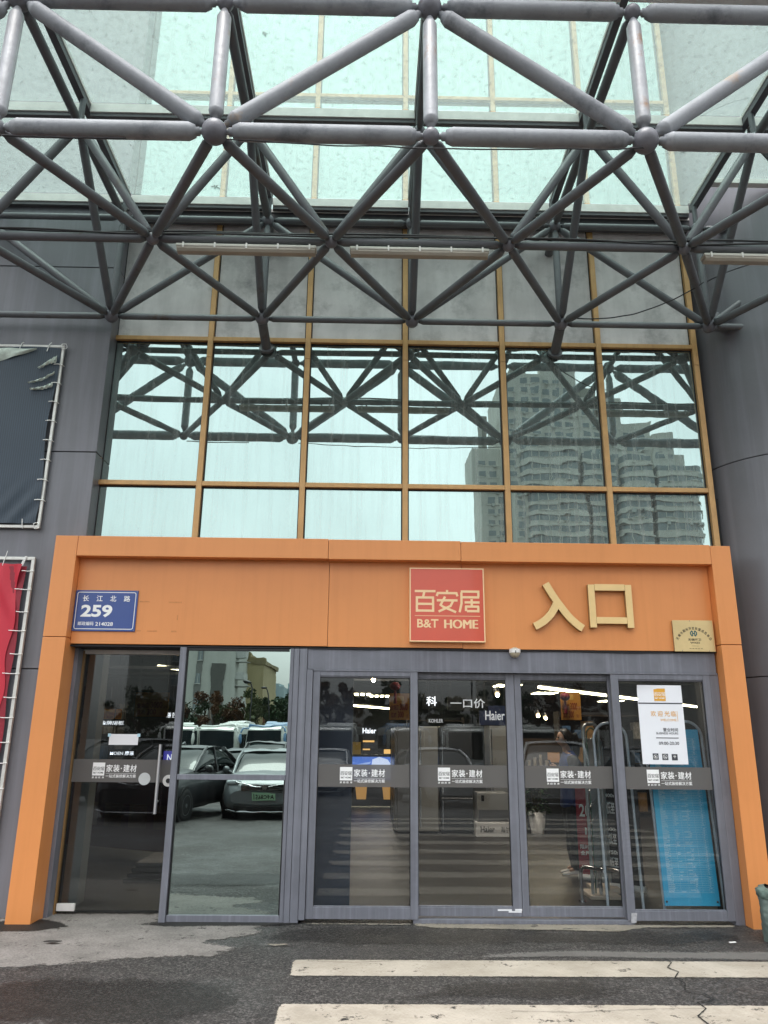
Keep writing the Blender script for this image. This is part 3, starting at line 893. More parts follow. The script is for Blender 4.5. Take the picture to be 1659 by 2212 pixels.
part('wall_bracket', join(MB().cyl((colx(4)+.02, YB-.0, ZL), (colx(4)+.30, YB+.1, ZL+.03), .045, 16), MB().cyl((colx(4)+.02, YB, ZL+.02), (colx(4)+.24, YB+.22, ZL+.28), .05, 16)), m_steel2, t)
for k in (0, 2, 4):
    part('wall_bracket', MB().cyl((colx(k), YB+.02, ZU), (colx(k), 7.9, ZU), .045, 14), m_steel2, t)
# struts that lift the roof beams off the top nodes
for k in range(-1, 6):
    for y in (YT, YM, YB):
        part('roof_strut', MB().cyl((colx(k), y, ZU+.04), (colx(k), y, 7.70), .03, 12), m_steel2, t) if y > 5 else None

# glass roof on top
ZR = 7.80
t = thing('glass_canopy', 'dirty translucent glass canopy roof with aluminium beams above the space frame', 'canopy', (.4, 6.2, 7.8))
BY = [7.80, 6.42, 5.02]
xe = [colx(k)+.045*(k-2)*.2 for k in range(-1, 6)]
def pane(x0, x1, y0, y1):
    part('roof_pane', B(x0, x1, y0, y1, ZR+.002, ZR+.012), g_roof, t)
for k in range(6):
    x0, x1 = xe[k]+.043, xe[k+1]-.043
    for j in range(2):
        yb = BY[j]-.035 if not (k == 5 and j == 0) else 7.36
        pane(x0, x1, BY[j+1]+.03, yb)
m_raft = mat('rafter_grey', '#5a5a5e', .5, var=.15)
for x in xe:
    part('rafter', B(x-.035, x+.035, 5.0, 7.77, 7.70, 7.795), m_raft, t, .003)
    part('glazing_trim', join(B(x-.043, x-.0355, 5.06, 7.72, 7.775, ZR+.012), B(x+.0355, x+.043, 5.06, 7.72, 7.775, ZR+.012)), m_alu, t)
for j, y in enumerate(BY):
    for k in range(6):
        if j == 0 and k == 5: part('roof_beam', B(xe[k]+.036, xe[k+1]-.036, 7.30, 7.38, 7.75, 7.81), m_alu, t, .003); continue
        part('roof_beam', B(xe[k]+.036, xe[k+1]-.036, y-.035, y+.03, 7.69, 7.797), m_alu, t, .003)
        if j < 2: part('beam_web', B(xe[k]+.036, xe[k+1]-.036, y-.02, y+.03, 7.65, 7.6895), m_raft, t)
part('edge_beam', B(-8, 9, 4.74, 4.94, 7.765, 7.86), m_raft, t, .004)
part('wall_gutter', B(-2.99, 3.79, 7.86, 7.99, 7.56, 7.70), mat('gutter_dark', '#47474b', .6, var=.2), t)
part('gutter_trim', B(-2.99, 3.79, 7.852, 7.859, 7.66, 7.70), m_alu, t)

for x, y, sz, lab in ((1.32, 6.50, .05, 'dark dead leaf lying on the canopy glass, right of the middle'), (-1.05, 5.55, .04, 'dark dead leaf lying on the canopy glass, upper left'), (-1.9, 7.62, .07, 'dark leaf litter at the lower left edge of the canopy glass'), (3.35, 6.9, .05, 'dark dead leaf lying on the canopy glass near the round column')):
    lt_ = thing('dead_leaf', lab, 'leaf', (x, y, ZR+.013), 'leaves on the canopy')
    mb = MB()
    for k in range(5):
        a = k*1.26+x; r_ = sz*(.6+.4*((k*37) % 5)/5)
        mb.quad((x, y, ZR+.014), (x+r_*math.cos(a-.35)*.6, y+r_*math.sin(a-.35)*.6, ZR+.018), (x+r_*math.cos(a), y+r_*math.sin(a), ZR+.015), (x+r_*math.cos(a+.35)*.6, y+r_*math.sin(a+.35)*.6, ZR+.02))
    part('blade', mb, mat('dead_leaf', '#3b3128', .8, var=.3, scale=30), lt_)

# tube lights below the middle chord
m_tubeh = mat('lamp_housing', '#c9c7bd', .5, var=.08)
m_tubed = mat('lamp_diffuser', '#a8a193', .35, var=.12, scale=4)
for i, (x0, lab) in enumerate(((-1.87, 'long batten lamp under the canopy, left of the middle'), (-.245, 'long batten lamp under the canopy, hung at the middle'), (3.10, 'long batten lamp under the canopy, cut by the right picture edge'))):
    t = thing('batten_lamp', lab, 'lamp', (x0+.65, YM, 6.0), 'batten lamps under the canopy')
    mb = MB()
    part('housing', B(x0, x0+1.31, YM-.05, YM+.05, 6.005, 6.035), m_tubeh, t, .006)
    ds = []
    for e in (0, 1):
        ds.append([(x0+.01+e*1.29, YM-.045, 6.004), (x0+.01+e*1.29, YM-.045, 5.985), (x0+.01+e*1.29, YM-.03, 5.962), (x0+.01+e*1.29, YM+.03, 5.962), (x0+.01+e*1.29, YM+.045, 5.985), (x0+.01+e*1.29, YM+.045, 6.004)])
    part('diffuser', MB().rings(ds, smooth=False), m_tubed, t)
    for k in range(5): part('clip', B(x0+.06+k*.295, x0+.075+k*.295, YM-.054, YM+.054, 5.99, 6.045), m_alu, t)
    part('hanger', join(*[B(x0+.12+k*1.0, x0+.14+k*1.0, YM-.01, YM+.01, 6.034, 6.075) for k in range(2)]), m_black, t)
# cable runs
def wobble(p, q, n, amp, sag=0, seed=1):
    rn = random.Random(seed); out = []
    ph = [rn.uniform(0, 6) for _ in range(4)]
    for i in range(n+1):
        u = i/n
        a = Vector(p).lerp(Vector(q), u)
        a.z += amp*(math.sin(u*17+ph[0])*.5+math.sin(u*41+ph[1])*.35)-sag*4*u*(1-u)
        a.y += amp*math.sin(u*29+ph[2])*.6
        out.append(a)
    return out
m_cable = mat('cable', '#2b2b2d', .6, var=.1)
for i, (lab, pts, r) in enumerate((
    ('upper black cable lying along the middle chord of the canopy', wobble((-6, YM-.03, ZL+.055), (5.5, YM-.03, ZL+.06), 140, .018, 0, 2), .011),
    ('lower black cable clipped along the middle chord of the canopy', wobble((-6, YM-.055, ZL+.025), (5.5, YM-.05, ZL+.03), 140, .02, 0, 5), .010),
    ('thin cable sagging beneath the front chord, from middle to right', wobble((colx(1)+.1, YT-.02, ZL-.085), (colx(3), YT-.02, ZL-.085), 50, .006, .045, 8), .006),
    ('black cable drooping between canopy and lower right bracket', wobble((colx(3)+.06, YB-.1, ZL+.03), (colx(3.75), 6.8, ZL+.0), 40, .004, .16, 11), .007),
    ('thin cable hanging down behind the left front chord', wobble((colx(0)+.05, YT-.01, ZL-.083), (colx(.6), YT-.01, ZL-.085), 30, .003, .008, 13), .008))):
    tag(MB().tube(pts, r, 6).build('cable', m_cable), lab, 'cable', 'cables of the canopy')

# ------------------------------------------------------------------ banners on the left wall
m_frame = mat('banner_frame', '#cfcfca', .4, metal=.3, var=.15, scale=8)
def stripes_mat():
    m, t_, p, out = nodes_of('striped_mesh_cloth')
    wv = t_.nodes.new('ShaderNodeTexWave')
    wv.inputs['Scale'].default_value = 13
    wv.inputs['Distortion'].default_value = .5
    wv.inputs['Detail'].default_value = 1
    tc = t_.nodes.new('ShaderNodeTexCoord')
    t_.links.new(tc.outputs['Object'], wv.inputs['Vector'])
    n = noise(t_, 1.4, 5)
    c = mixc(t_, ramp(t_, wv.outputs[0], .2, .9), hx('#2c3945'), hx('#394857'))
    c = mixc(t_, ramp(t_, n.outputs[0], .35, .7, (0,)*3, (.5,)*3), c, hx('#2b3843'))
    t_.links.new(c, p.inputs['Base Color'])
    p.inputs['Roughness'].default_value = .55
    return m
def cloth(x0, x1, z0, z1, y, fn, nx=60, nz=60):
    mb = MB()
    for j in range(nz+1):
        for i in range(nx+1):
            u, v = i/nx, j/nz
            dx, dy, dz = fn(u, v)
            mb.v.append((x0+u*(x1-x0)+dx, y+dy, z0+v*(z1-z0)+dz))
    for j in range(nz):
        for i in range(nx):
            a = j*(nx+1)+i
            mb.face((a, a+1, a+nx+2, a+nx+1), True)
    return mb
t = thing('mesh_banner', 'dark blue striped mesh banner in a white metal frame, upper left wall', 'banner', (-4.5, 7.80, 3.7))
fx0, fx1, fz0, fz1 = -5.6, -3.47, 3.68, 5.80
part('frame', join(B(fx0, fx1, 7.785, 7.815, fz1-.03, fz1), B(fx0, fx1, 7.785, 7.815, fz0, fz0+.03), B(fx1-.03, fx1, 7.786, 7.814, fz0+.03, fz1-.03)), m_frame, t, .003)
part('cloth', cloth(fx0, fx1-.045, fz0+.045, fz1-.05, 7.775, lambda u, v: (.02*math.sin(v*9)*u**6, -.012*math.sin(u*7+v*3)*v-.010*math.exp(-((u-.93)**2+(v-.06)**2)*60)*math.sin(u*60-v*40), .02*math.sin(u*9)*(v > .97))), stripes_mat(), t)
m_crump = mat('crumpled_white', '#b9c3ba', .6, var=.35, scale=7, bump=.4, bscale=9)
def flap(pts_top, pts_bot, y, seed):
    mb = MB(); rn = random.Random(seed)
    n = 24
    def at(P, u):
        k = u*(len(P)-1); i = min(int(k), len(P)-2); f_ = k-i
        return (P[i][0]*(1-f_)+P[i+1][0]*f_, P[i][1]*(1-f_)+P[i+1][1]*f_)
    for j in range(7):
        for i in range(n+1):
            a, b_ = at(pts_top, i/n), at(pts_bot, i/n); v = j/6
            mb.v.append((a[0]*(1-v)+b_[0]*v, y-.012-.014*math.sin(v*math.pi)-.008*math.sin(i*1.1+j), a[1]*(1-v)+b_[1]*v+.01*math.sin(i*.8)*(1-abs(2*v-1))))
    for j in range(6):
        for i in range(n):
            a = j*(n+1)+i; mb.face((a, a+1, a+n+2, a+n+1), True)
    return mb
part('torn_flap', flap([(-5.5, 5.755), (-4.4, 5.74), (-3.75, 5.735)], [(-5.5, 5.35), (-4.3, 5.52), (-3.76, 5.72)], 7.765, 3), m_crump, t)
m_leaf = mat('banner_green', '#4f6350', .6, var=.5, scale=6)
part('torn_flap', flap([(-3.72, 5.50), (-3.60, 5.60), (-3.52, 5.66)], [(-3.70, 5.49), (-3.60, 5.55), (-3.52, 5.57)], 7.765, 4), m_crump, t)
part('torn_flap', flap([(-3.80, 5.32), (-3.64, 5.38), (-3.525, 5.46)], [(-3.79, 5.31), (-3.64, 5.35), (-3.525, 5.43)], 7.765, 5), m_crump, t)
part('torn_flap', flap([(-3.77, 5.25), (-3.62, 5.28), (-3.525, 5.33)], [(-3.76, 5.23), (-3.62, 5.24), (-3.525, 5.28)], 7.765, 6), m_crump, t)
ti = MB()
for k in range(8):
    z = 3.98+k*.225; ti.tube([(fx1-.085, 7.768, z), (fx1-.04, 7.77, z+.005), (fx1+.008, 7.782, z)], .005, 6); ti.tube([(fx1+.008, 7.782, z), (fx1+.008, 7.82, z)], .005, 6)
for k in range(6):
    x = -5.2+k*.31
    ti.tube([(x, 7.765, fz1-.09), (x+.01, 7.77, fz1-.03), (x+.015, 7.782, fz1+.012), (x+.03, 7.79, fz1+.03)], .005, 6)
    ti.tube([(x, 7.765, fz0+.09), (x+.005, 7.77, fz0+.03), (x+.01, 7.782, fz0-.01)], .005, 6)
for c_ in ((fx1, fz1), (fx1-.03, fz0+.04)):
    ti.tube([(c_[0]+.03*math.cos(a), 7.775-.01*math.sin(a*3), c_[1]-.02+.035*math.sin(a)) for a in [k*.5 for k in range(22)]], .004, 5)
part('tie', ti, m_signw, t)

m_redcloth = mat('red_cloth', '#c2283c', .5, var=.06, scale=2)
t = thing('red_banner', 'red banner laced into a white metal frame, lower left wall', 'banner', (-4.5, 7.80, .9))
fz0, fz1 = .5, 3.37
part('frame', join(B(fx0, fx1, 7.785, 7.82, fz1-.032, fz1), B(fx0, fx1, 7.785, 7.82, fz0, fz0+.032), B(fx1-.034, fx1, 7.786, 7.819, fz0+.032, fz1-.032)), m_frame, t, .003)
cx1 = fx1-.12
part('cloth', cloth(fx0, cx1, fz0+.06, fz1-.095, 7.77, lambda u, v: (.022*math.sin(v*26)*u**12-.02*u**10*(1-abs(2*v-1)), -.012*math.sin(u*9+v*4)-.03*math.exp(-((u-.95)**2+(v-.95)**2)*70)*math.sin(u*60+v*30), -.02*(v > .98)*math.sin(u*12))), m_redcloth, t)
part('under_cloth', cloth(fx0, cx1+.04, fz0+.05, fz1-.1, 7.79, lambda u, v: (.01*math.sin(v*20)*u**9, 0, 0)), mat('red_cloth_hem', '#8d1f30', .5, var=.08), t)
yb_ = 7.748
lp = [(fx0+.2, 2.62), (-3.80, 2.62), (-3.775, 2.607), (-3.765, 2.58), (-3.765, 1.0)]
bd = MB().ribbon(lp, .007, yb_-.001, yb_+.001)
part('border_line', bd, m_signw, t)
part('lettering', join(text_mb('装', -4.05, -3.835, 2.02, 2.25, yb_, .001, .03), text_mb('修', -4.30, -4.09, 2.02, 2.25, yb_, .001, .03), text_mb('饰', -4.05, -3.835, 1.50, 1.73, yb_, .001, .03)), m_signw, t)
ti = MB()
for k in range(11):
    z = 3.22-k*.21+(.02 if k % 2 else 0)
    ti.tube([(cx1-(.03 if k % 2 else -.015), 7.758, z), (fx1-.05, 7.772, z-.004), (fx1+.012, 7.780, z)], .0045, 6)
for k in range(5):
    x = -4.9+k*.28
    ti.tube([(x, 7.76, fz1-.10), (x+.005, 7.775, fz1-.03), (x+.012, 7.782, fz1+.01), (x+.02, 7.785, fz1+.06)], .0035, 5)
for k in range(4):
    ti.tube([(cx1-.01+k*.008, 7.765, fz1-.10), (cx1+.02+k*.006, 7.78, fz1+.005)], .003, 5)
part('tie', ti, m_signw, t)

# ------------------------------------------------------------------ waste bin at the right pillar
m_sack = mat('green_sack', '#6a7873', .65, var=.35, scale=5, bump=1.0, bscale=12)
t = thing('waste_bin', 'green cloth lined waste bin beside the right orange pillar', 'bin', (3.50, 7.10, 0))
def sack(rfun, z0, z1, nz, seed):
    rn = random.Random(seed); rs = []
    ph = [rn.uniform(0, 6.3) for _ in range(6)]
    for j in range(nz+1):
        v = j/nz; z = z0+(z1-z0)*v; ring = []
        for k in range(56):
            a = 2*math.pi*k/56
            r = rfun(v)*(1+.03*math.sin(5*a+ph[0]+v*3)+.028*math.sin(11*a+ph[1]-v*6)+.022*math.sin(19*a+ph[2]+v*9)+.012*math.sin(v*40+a*3+ph[4]))
            ring.append((3.50+r*math.cos(a), 7.10+r*math.sin(a), z+.008*math.sin(7*a+ph[3])*v))
        rs.append(ring)
    return MB().rings(rs, cap=False)
part('sack', sack(lambda v: .158+.010*v, 0.002, .36, 26, 4), m_sack, t)
part('rolled_rim', sack(lambda v: .172+.012*math.sin(v*math.pi)-.05*max(0, v-.85)/.15, .34, .425, 12, 9), mat('green_sack_rim', '#5f7069', .55, var=.3, scale=9, bump=.6, bscale=16), t)
part('inner_lining', MB().cyl((3.50, 7.10, .37), (3.50, 7.10, .41), .15, 30), m_black, t)

# small litter lying on the road
lt = thing('litter_scrap', 'small white paper scrap lying on the asphalt near the right pillar', 'litter', (3.02, 7.05, .01))
part('scrap', xform(B(-.03, .03, -.012, .012, 0, .004), lambda x, y, z: (3.02+x, 7.02+y+x*.3, .012+z+abs(x)*.2)), m_signw, lt)
lt = thing('litter_scrap', 'flattened dark scrap lying on the pale concrete left of centre', 'litter', (-2.5, 6.9, .01))
part('scrap', xform(B(-.05, .05, -.02, .02, 0, .006), lambda x, y, z: (-2.52+x+y, 6.93+y-x*.2, .012+z+abs(x)*.15)), mat('dark_scrap', '#3a3836', .8), lt)

# ------------------------------------------------------------------ shop interior
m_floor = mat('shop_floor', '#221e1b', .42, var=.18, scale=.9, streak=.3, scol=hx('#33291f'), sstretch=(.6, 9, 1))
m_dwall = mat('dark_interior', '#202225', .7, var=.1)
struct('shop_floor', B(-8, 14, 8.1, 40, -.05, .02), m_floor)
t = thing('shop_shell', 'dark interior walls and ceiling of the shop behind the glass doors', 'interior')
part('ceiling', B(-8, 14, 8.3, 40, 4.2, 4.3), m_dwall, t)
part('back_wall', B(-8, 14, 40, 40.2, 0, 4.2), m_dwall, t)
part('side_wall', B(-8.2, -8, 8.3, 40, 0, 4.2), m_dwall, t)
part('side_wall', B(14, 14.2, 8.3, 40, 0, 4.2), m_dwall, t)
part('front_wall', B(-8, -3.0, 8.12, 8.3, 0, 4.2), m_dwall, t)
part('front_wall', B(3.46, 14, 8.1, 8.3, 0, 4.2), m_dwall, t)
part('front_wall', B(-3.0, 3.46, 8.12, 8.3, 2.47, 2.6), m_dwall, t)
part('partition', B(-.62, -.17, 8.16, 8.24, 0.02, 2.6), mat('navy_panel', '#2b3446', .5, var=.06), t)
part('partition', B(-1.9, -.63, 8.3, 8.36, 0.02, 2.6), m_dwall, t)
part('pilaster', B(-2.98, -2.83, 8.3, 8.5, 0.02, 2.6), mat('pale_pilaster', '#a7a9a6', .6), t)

def emit(name, col, e):
    return mat(name, col, .5, var=0, emit=e)
m_led = emit('led_strip', '#fff1c4', 8)
m_spot = emit('spot_bulb', '#ffd9a0', 60)
m_lit = emit('lit_white', '#f4f7ff', .8)
m_lit2 = emit('lit_soft', '#e8ecf5', .2)
def strip(p, q, lab, r=.03):
    o = thing('linear_lamp', lab, 'lamp', p, 'linear lamps inside the shop')
    part('tube', MB().cyl(p, q, r, 8), m_led, o)
    part('rail', MB().cyl((p[0], p[1], p[2]+r+.025), (q[0], q[1], q[2]+r+.025), .02, 8), m_black, o)
strip((3.71, 17.2, 2.7), (7.48, 21.97, 2.7), 'bright ceiling lamp line seen through the right doors, nearer piece')
strip((7.6, 22.1, 2.7), (11.27, 26.92, 2.7), 'bright ceiling lamp line seen beside the white poster, farther piece')
strip((-.67, 28.5, 2.7), (.77, 31.3, 2.7), 'thin ceiling lamp line seen above the aisle, upper one')
strip((-1.0, 36, 2.25), (1.2, 39, 2.25), 'thin ceiling lamp line seen above the aisle, lower one', .02)
strip((-4.6, 17, 3.05), (-2.6, 22, 3.05), 'ceiling lamp line seen through the left swing door')
k = 0
for x, y, z, lab in ((.05, 11.5, 2.42, 'spotlight above the aisle, upper one'), (-.38, 12, 2.28, 'spotlight above the aisle, beside the navy panel'), (2.3, 13.2, 2.02, 'bright spotlight seen through the door right of the gap'),
                     (3.2, 15, 2.03, 'small spotlight above the potted plant'), (3.45, 15.5, 2.0, 'small spotlight above the dim desk'), (4.35, 14, 2.3, 'spotlight seen right of the white poster'),
                     (-3.1, 12, 2.03, 'left bulb of the pair in the swing door glass'), (-2.85, 12, 2.03, 'right bulb of the pair in the swing door glass'), (1.95, 12, 2.25, 'spotlight near the middle door gap')):
    o = thing('spotlight', lab+' in the shop', 'spotlight', (x, y, z), 'spotlights inside the shop')
    part('bulb', MB().ball((x, y, z), .028, 10, 8), m_spot, o)
    part('can', MB().cyl((x, y+.02, z+.02), (x, y+.14, z+.08), .045, 12), m_black, o)
    part('stem', MB().cyl((x, y+.1, z+.05), (x, y+.1, 4.2), .008, 6), m_black, o)
# unseen lamp panels added to brighten the shop, hidden above the door header
for x, y in ((2.4, 10.2), (1.2, 13.2), (4.5, 17), (-3.5, 13), (0, 22)):
    o = thing('added_panel_lamp', 'flat lamp panel added to brighten the shop, hidden by the door header', 'lamp', (x, y, 4.1), 'added lamp panels inside the shop')
    part('diffuser', B(x-.5, x+.5, y-.5, y+.5, 4.10, 4.12), emit('added_panel_glow', '#fff0dc', 10), o)
    part('frame', join(B(x-.54, x-.505, y-.54, y+.54, 4.09, 4.2), B(x+.505, x+.54, y-.54, y+.54, 4.09, 4.2)), m_black, o)

# far video wall with cabinet
t = thing('display_screen', 'large lit screen at the end of the aisle, blue and white picture above gold legs', 'screen', (.13, 19.4, 0))
part('bezel', B(-.55, .78, 19.36, 19.5, .05, 1.22), m_black, t, .01)
part('picture', B(-.47, .71, 19.352, 19.3595, .62, 1.16), emit('screen_blue', '#4f74c8', .45), t)
mb = MB().prism([(.02, .68), (.62, .68), (.62, .85), (.45, 1.1), (.25, 1.16), (.08, 1.1)], 19.346, 19.3515)
part('picture', mb, emit('screen_white', '#c9d6f4', .45), t)
part('picture', MB().prism([(-.47, .95), (-.47, .9), (.02, 1.0), (.05, 1.05)], 19.346, 19.3515), emit('screen_pale', '#9db6ea', .4), t)
for x in (-.28, .36):
    part('picture', MB().prism([(x, .20), (x+.22, .20), (x+.25, .6), (x-.05, .6)], 19.346, 19.3515), emit('screen_gold', '#b98a4a', .3), t)
t = thing('lit_sign', 'white lit word sign Haier hanging above the far aisle screen', 'sign', (0, 19, 1.7), 'lit shop signs')
part('lettering', text_mb('Haier', -.16, .16, 1.70, 1.82, 19, .02, .02), m_lit, t)
part('board', B(-.45, .6, 19.02, 19.06, 1.25, 2.0), m_dwall, t)
part('shelf_glow', join(B(-.15, .12, 19.0, 19.015, 1.50, 1.54), B(-.15, .02, 19.0, 19.015, 1.32, 1.35), B(.35, .55, 19.0, 19.015, 1.24, 1.34)), emit('warm_shelf', '#e8b56a', .5), t)
part('notice', B(-.40, -.20, 19.0, 19.012, 1.22, 1.50), mat('notice_yellow', '#c9a63a', .6), t)

m_fr = [mat('fridge_silver', '#737476', .3, metal=.4, var=.05), mat('fridge_grey', '#4c4e52', .25, metal=.4, var=.05), mat('fridge_pale', '#8f908f', .3, var=.04)]
def fridge(lab, x0, x1, y0, y1, h, m, split, ver=False, nm='refrigerator'):
    t = thing(nm, lab, 'fridge', ((x0+x1)/2, (y0+y1)/2, .02), 'refrigerators in the shop')
    part('cabinet', B(x0, x1, y0+.05, y1, .05, h), m, t, .008)
    zs = [.06]+split+[h-.005]
    for i in range(len(zs)-1):
        d = part('door', B(x0+.004, x1-.004, y0, y0+.045, zs[i]+.006, zs[i+1]-.006), m, t, .008)
        part('handle', B(x0+.03, x0+.045, y0-.02, y0-.001, zs[i]+.06, zs[i+1]-.06), m_chrome, d)
    part('plinth', B(x0+.02, x1-.02, y0+.06, y1-.02, .02, .05), m_black, t)
    return t
fridge('tall pale fridge standing left of the grey two part cabinet', .87, 1.22, 14.2, 14.9, 1.81, m_fr[2], [])
fridge('wide dark grey fridge with a lower drawer behind the glass door', 1.26, 1.83, 14.2, 14.9, 1.82, m_fr[1], [.62])
for i, (y, lab) in enumerate(((14.3, 'nearest fridge of the row along the aisle'), (15.0, 'second fridge of the row along the aisle'), (15.75, 'third fridge of the row along the aisle'), (16.5, 'farthest fridge of the row along the aisle'))):
    t = thing('refrigerator', lab, 'fridge', (.6, y, .02), 'refrigerators in the shop')
    part('cabinet', B(.50, .84, y, y+.66, .05, 1.8), m_fr[i % 2], t, .008)
    part('door', join(B(.455, .497, y+.005, y+.655, .06, .75), B(.455, .497, y+.005, y+.655, .76, 1.795)), m_fr[i % 2], t, .006)
    part('plinth', B(.52, .82, y+.02, y+.64, .02, .05), m_black, t)
t = thing('appliance', 'pale boxed appliance with grille, standing on a white carton with black lettering', 'appliance', (2.12, 14.1, .24))
part('body', B(1.86, 2.40, 13.95, 14.4, .245, .72), m_fr[2], t, .01)
part('grille', join(*[B(1.88, 2.38, 13.944, 13.949, .27+k*.018, .28+k*.018) for k in range(10)]), mat('grille', '#55565a', .5), t)
part('panel', B(1.93, 1.98, 13.943, 13.949, .58, .68), m_black, t)
t = thing('carton', 'white carton with black Haier lettering on the shop floor', 'carton', (2.12, 14.1, .02))
part('box', B(1.83, 2.43, 13.90, 14.45, .02, .243), m_white, t, .006)
part('lettering', text_mb('Haier', 1.90, 2.14, .09, .19, 13.899, .003, .02), m_ink, t)
part('lettering', text_mb('海尔', 2.24, 2.39, .09, .18, 13.899, .003), m_ink, t)

m_board = mat('sign_black', '#17181a', .5, var=0)
def lit(lab, s, x0, x1, z0, z1, y, m=None, pad=.05, board=None, bold=.01):
    t = thing('lit_sign', lab, 'sign', ((x0+x1)/2, y, z0), 'lit shop signs')
    part('board', B(x0-pad, x1+pad, y+.001, y+.04, z0-pad*.8, z1+pad*.8), board or m_board, t)
    part('lettering', text_mb(s, x0, x1, z0, z1, y, .006, bold), m or m_lit, t)
    part('hanger', join(B(x0, x0+.01, y+.01, y+.02, z1+pad*.8, 4.2), B(x1-.01, x1, y+.01, y+.02, z1+pad*.8, 4.2)), m_black, t)
lit('lit white character on a black board above the sliding doors', '科', .86, 1.02, 2.08, 2.22, 12)
lit('dim white three character price sign hanging in the shop', '一口价', 1.33, 1.90, 2.09, 2.24, 13, m_lit2)
lit('blue sign board with white letters Haier behind the door glass', 'Haier', 1.90, 2.22, 1.90, 2.05, 13, m_lit2, .1, mat('sign_blue', '#1f2f5c', .5, var=0))
lit('small dim white word sign beside the black board', 'KOHLER', 1.0, 1.24, 1.86, 1.92, 13.4, m_lit2, .02)
lit('lit white word MOEN on a dark wall, upper left of the swing door', 'MOEN', -4.26, -4.02, 2.10, 2.24, 12, None, .1, mat('sign_navy', '#1a2136', .5, var=0))
lit('lit white MOEN sign with two characters below the white paper', 'MOEN 摩恩', -3.84, -3.49, 1.325, 1.385, 12, None, .03)
lit('lit white line of characters behind the swing door', '金牌厨柜', -4.7, -4.30, 1.78, 1.85, 14, None, .03)
lit('lit white characters partly hidden by the swing door edge', '恩莎卫浴', -3.56, -3.2, 1.91, 2.0, 14, None, .03)
lit('small lit purple sign seen behind the door handle', 'N', -2.62, -2.56, 1.30, 1.38, 10.5, None, .05, emit('sign_purple', '#4a45c0', .4))

m_yban = mat('banner_yellow', '#c78a35', .6, var=.1)
m_rink = mat('banner_ink', '#8d3318', .6, var=0)
def yban(lab, x0, x1, z0, z1, y):
    t = thing('hanging_banner', lab, 'banner', ((x0+x1)/2, y, z0), 'yellow sale banners')
    part('cloth', B(x0, x1, y, y+.006, z0, z1), m_yban, t)
    w_, h_ = x1-x0, z1-z0
    part('header', B(x0+.2*w_, x1-.35*w_, y-.003, y-.0005, z0+.72*h_, z0+.9*h_), mat('banner_pale', '#dcae52', .6, var=0), t)
    part('lettering', join(text_mb('全场满', x0+.06*w_, x0+.42*w_, z0+.36*h_, z0+.56*h_, y, .003, .02), text_mb('3000', x0+.47*w_, x0+.82*w_, z0+.36*h_, z0+.62*h_, y, .003, .02), text_mb('元', x0+.87*w_, x0+.96*w_, z0+.36*h_, z0+.48*h_, y, .003),
         text_mb('立减', x0+.08*w_, x0+.32*w_, z0+.08*h_, z0+.28*h_, y, .003, .02), text_mb('300', x0+.38*w_, x0+.64*w_, z0+.08*h_, z0+.32*h_, y, .003, .02), text_mb('元', x0+.75*w_, x0+.86*w_, z0+.08*h_, z0+.2*h_, y, .003)), m_rink, t)
    part('cord', join(B(x0+.02, x0+.025, y, y+.005, z1, 4.2), B(x1-.025, x1-.02, y, y+.005, z1, 4.2)), m_black, t)
yban('yellow sale banner hanging over the aisle by the left framed door', .26, .56, 1.84, 2.18, 10.5)
yban('yellow sale banner hanging beside a red paper knot', 2.67, 2.95, 1.87, 2.25, 11)
yban('large yellow sale banner behind the swing door', -3.10, -2.66, 1.85, 2.16, 10.5)
yban('small yellow sale banner behind the swing door, farther back', -4.43, -4.04, 1.86, 2.02, 13)
def knot(lab, x, y, z):
    t = thing('red_ornament', lab, 'ornament', (x, y, z), 'red festive ornaments')
    part('lantern', MB().ball((x, y, z), .07, 16, 10, (1, 1, .8)), mat('festive_red', '#7d1420', .6), t)
    part('tassel', MB().cyl((x, y, z-.05), (x, y, z-.22), .015, 8, .022), mat('festive_red', '#7d1420', .6), t)
    part('cord', MB().cyl((x, y, z+.05), (x, y, 4.2), .004, 5), m_black, t)
knot('round red ornament with tassel in front of the yellow banner', 2.71, 10.9, 2.18)
knot('round red ornament with tassel above the aisle banner', .33, 10.3, 2.26)
knot('dark red ornament seen right of the white poster', 4.2, 12, 2.2)

# guard hoops, display stands, security gate
def hoop_mb(x, y0, y1, h, r, rc, z0=.02, n=6):
    pts = [(x, y0, z0)]
    for k in range(n+1):
        a = math.pi-k*math.pi/2/n; pts.append((x, y0+rc+rc*math.cos(a), h-rc+rc*math.sin(a)))
    for k in range(n+1):
        a = math.pi/2-k*math.pi/2/n; pts.append((x, y1-rc+rc*math.cos(a), h-rc+rc*math.sin(a)))
    pts.append((x, y1, z0))
    return MB().tube(pts, r, 10)
def hoop(lab, x0, x1, y0, y1, h):
    t = thing('guard_rail', lab, 'guard rail', ((x0+x1)/2, y0, .02), 'chrome guard rails')
    mb = hoop_mb(0, 0, 1, h, .018, .07)
    L = math.hypot(x1-x0, y1-y0)
    pts = [(x0, y0, .02), (x0, y0, h-.07)]
    for k in range(1, 6):
        a = math.pi-k*math.pi/12; u = (.07+.07*math.cos(a))/L; pts.append((x0+(x1-x0)*u, y0+(y1-y0)*u, h-.07+.07*math.sin(a)))
    for k in range(0, 6):
        a = math.pi/2-k*math.pi/12; u = 1-(.07-.07*math.cos(a))/L; pts.append((x0+(x1-x0)*u, y0+(y1-y0)*u, h-.07+.07*math.sin(a)))
    pts += [(x1, y1, h-.07), (x1, y1, .02)]
    part('rail', MB().tube(pts, .019, 12), m_chrome, t)
    part('foot', join(MB().cyl((x0, y0, .02), (x0, y0, .03), .04, 16), MB().cyl((x1, y1, .02), (x1, y1, .03), .04, 16)), m_chrome, t)
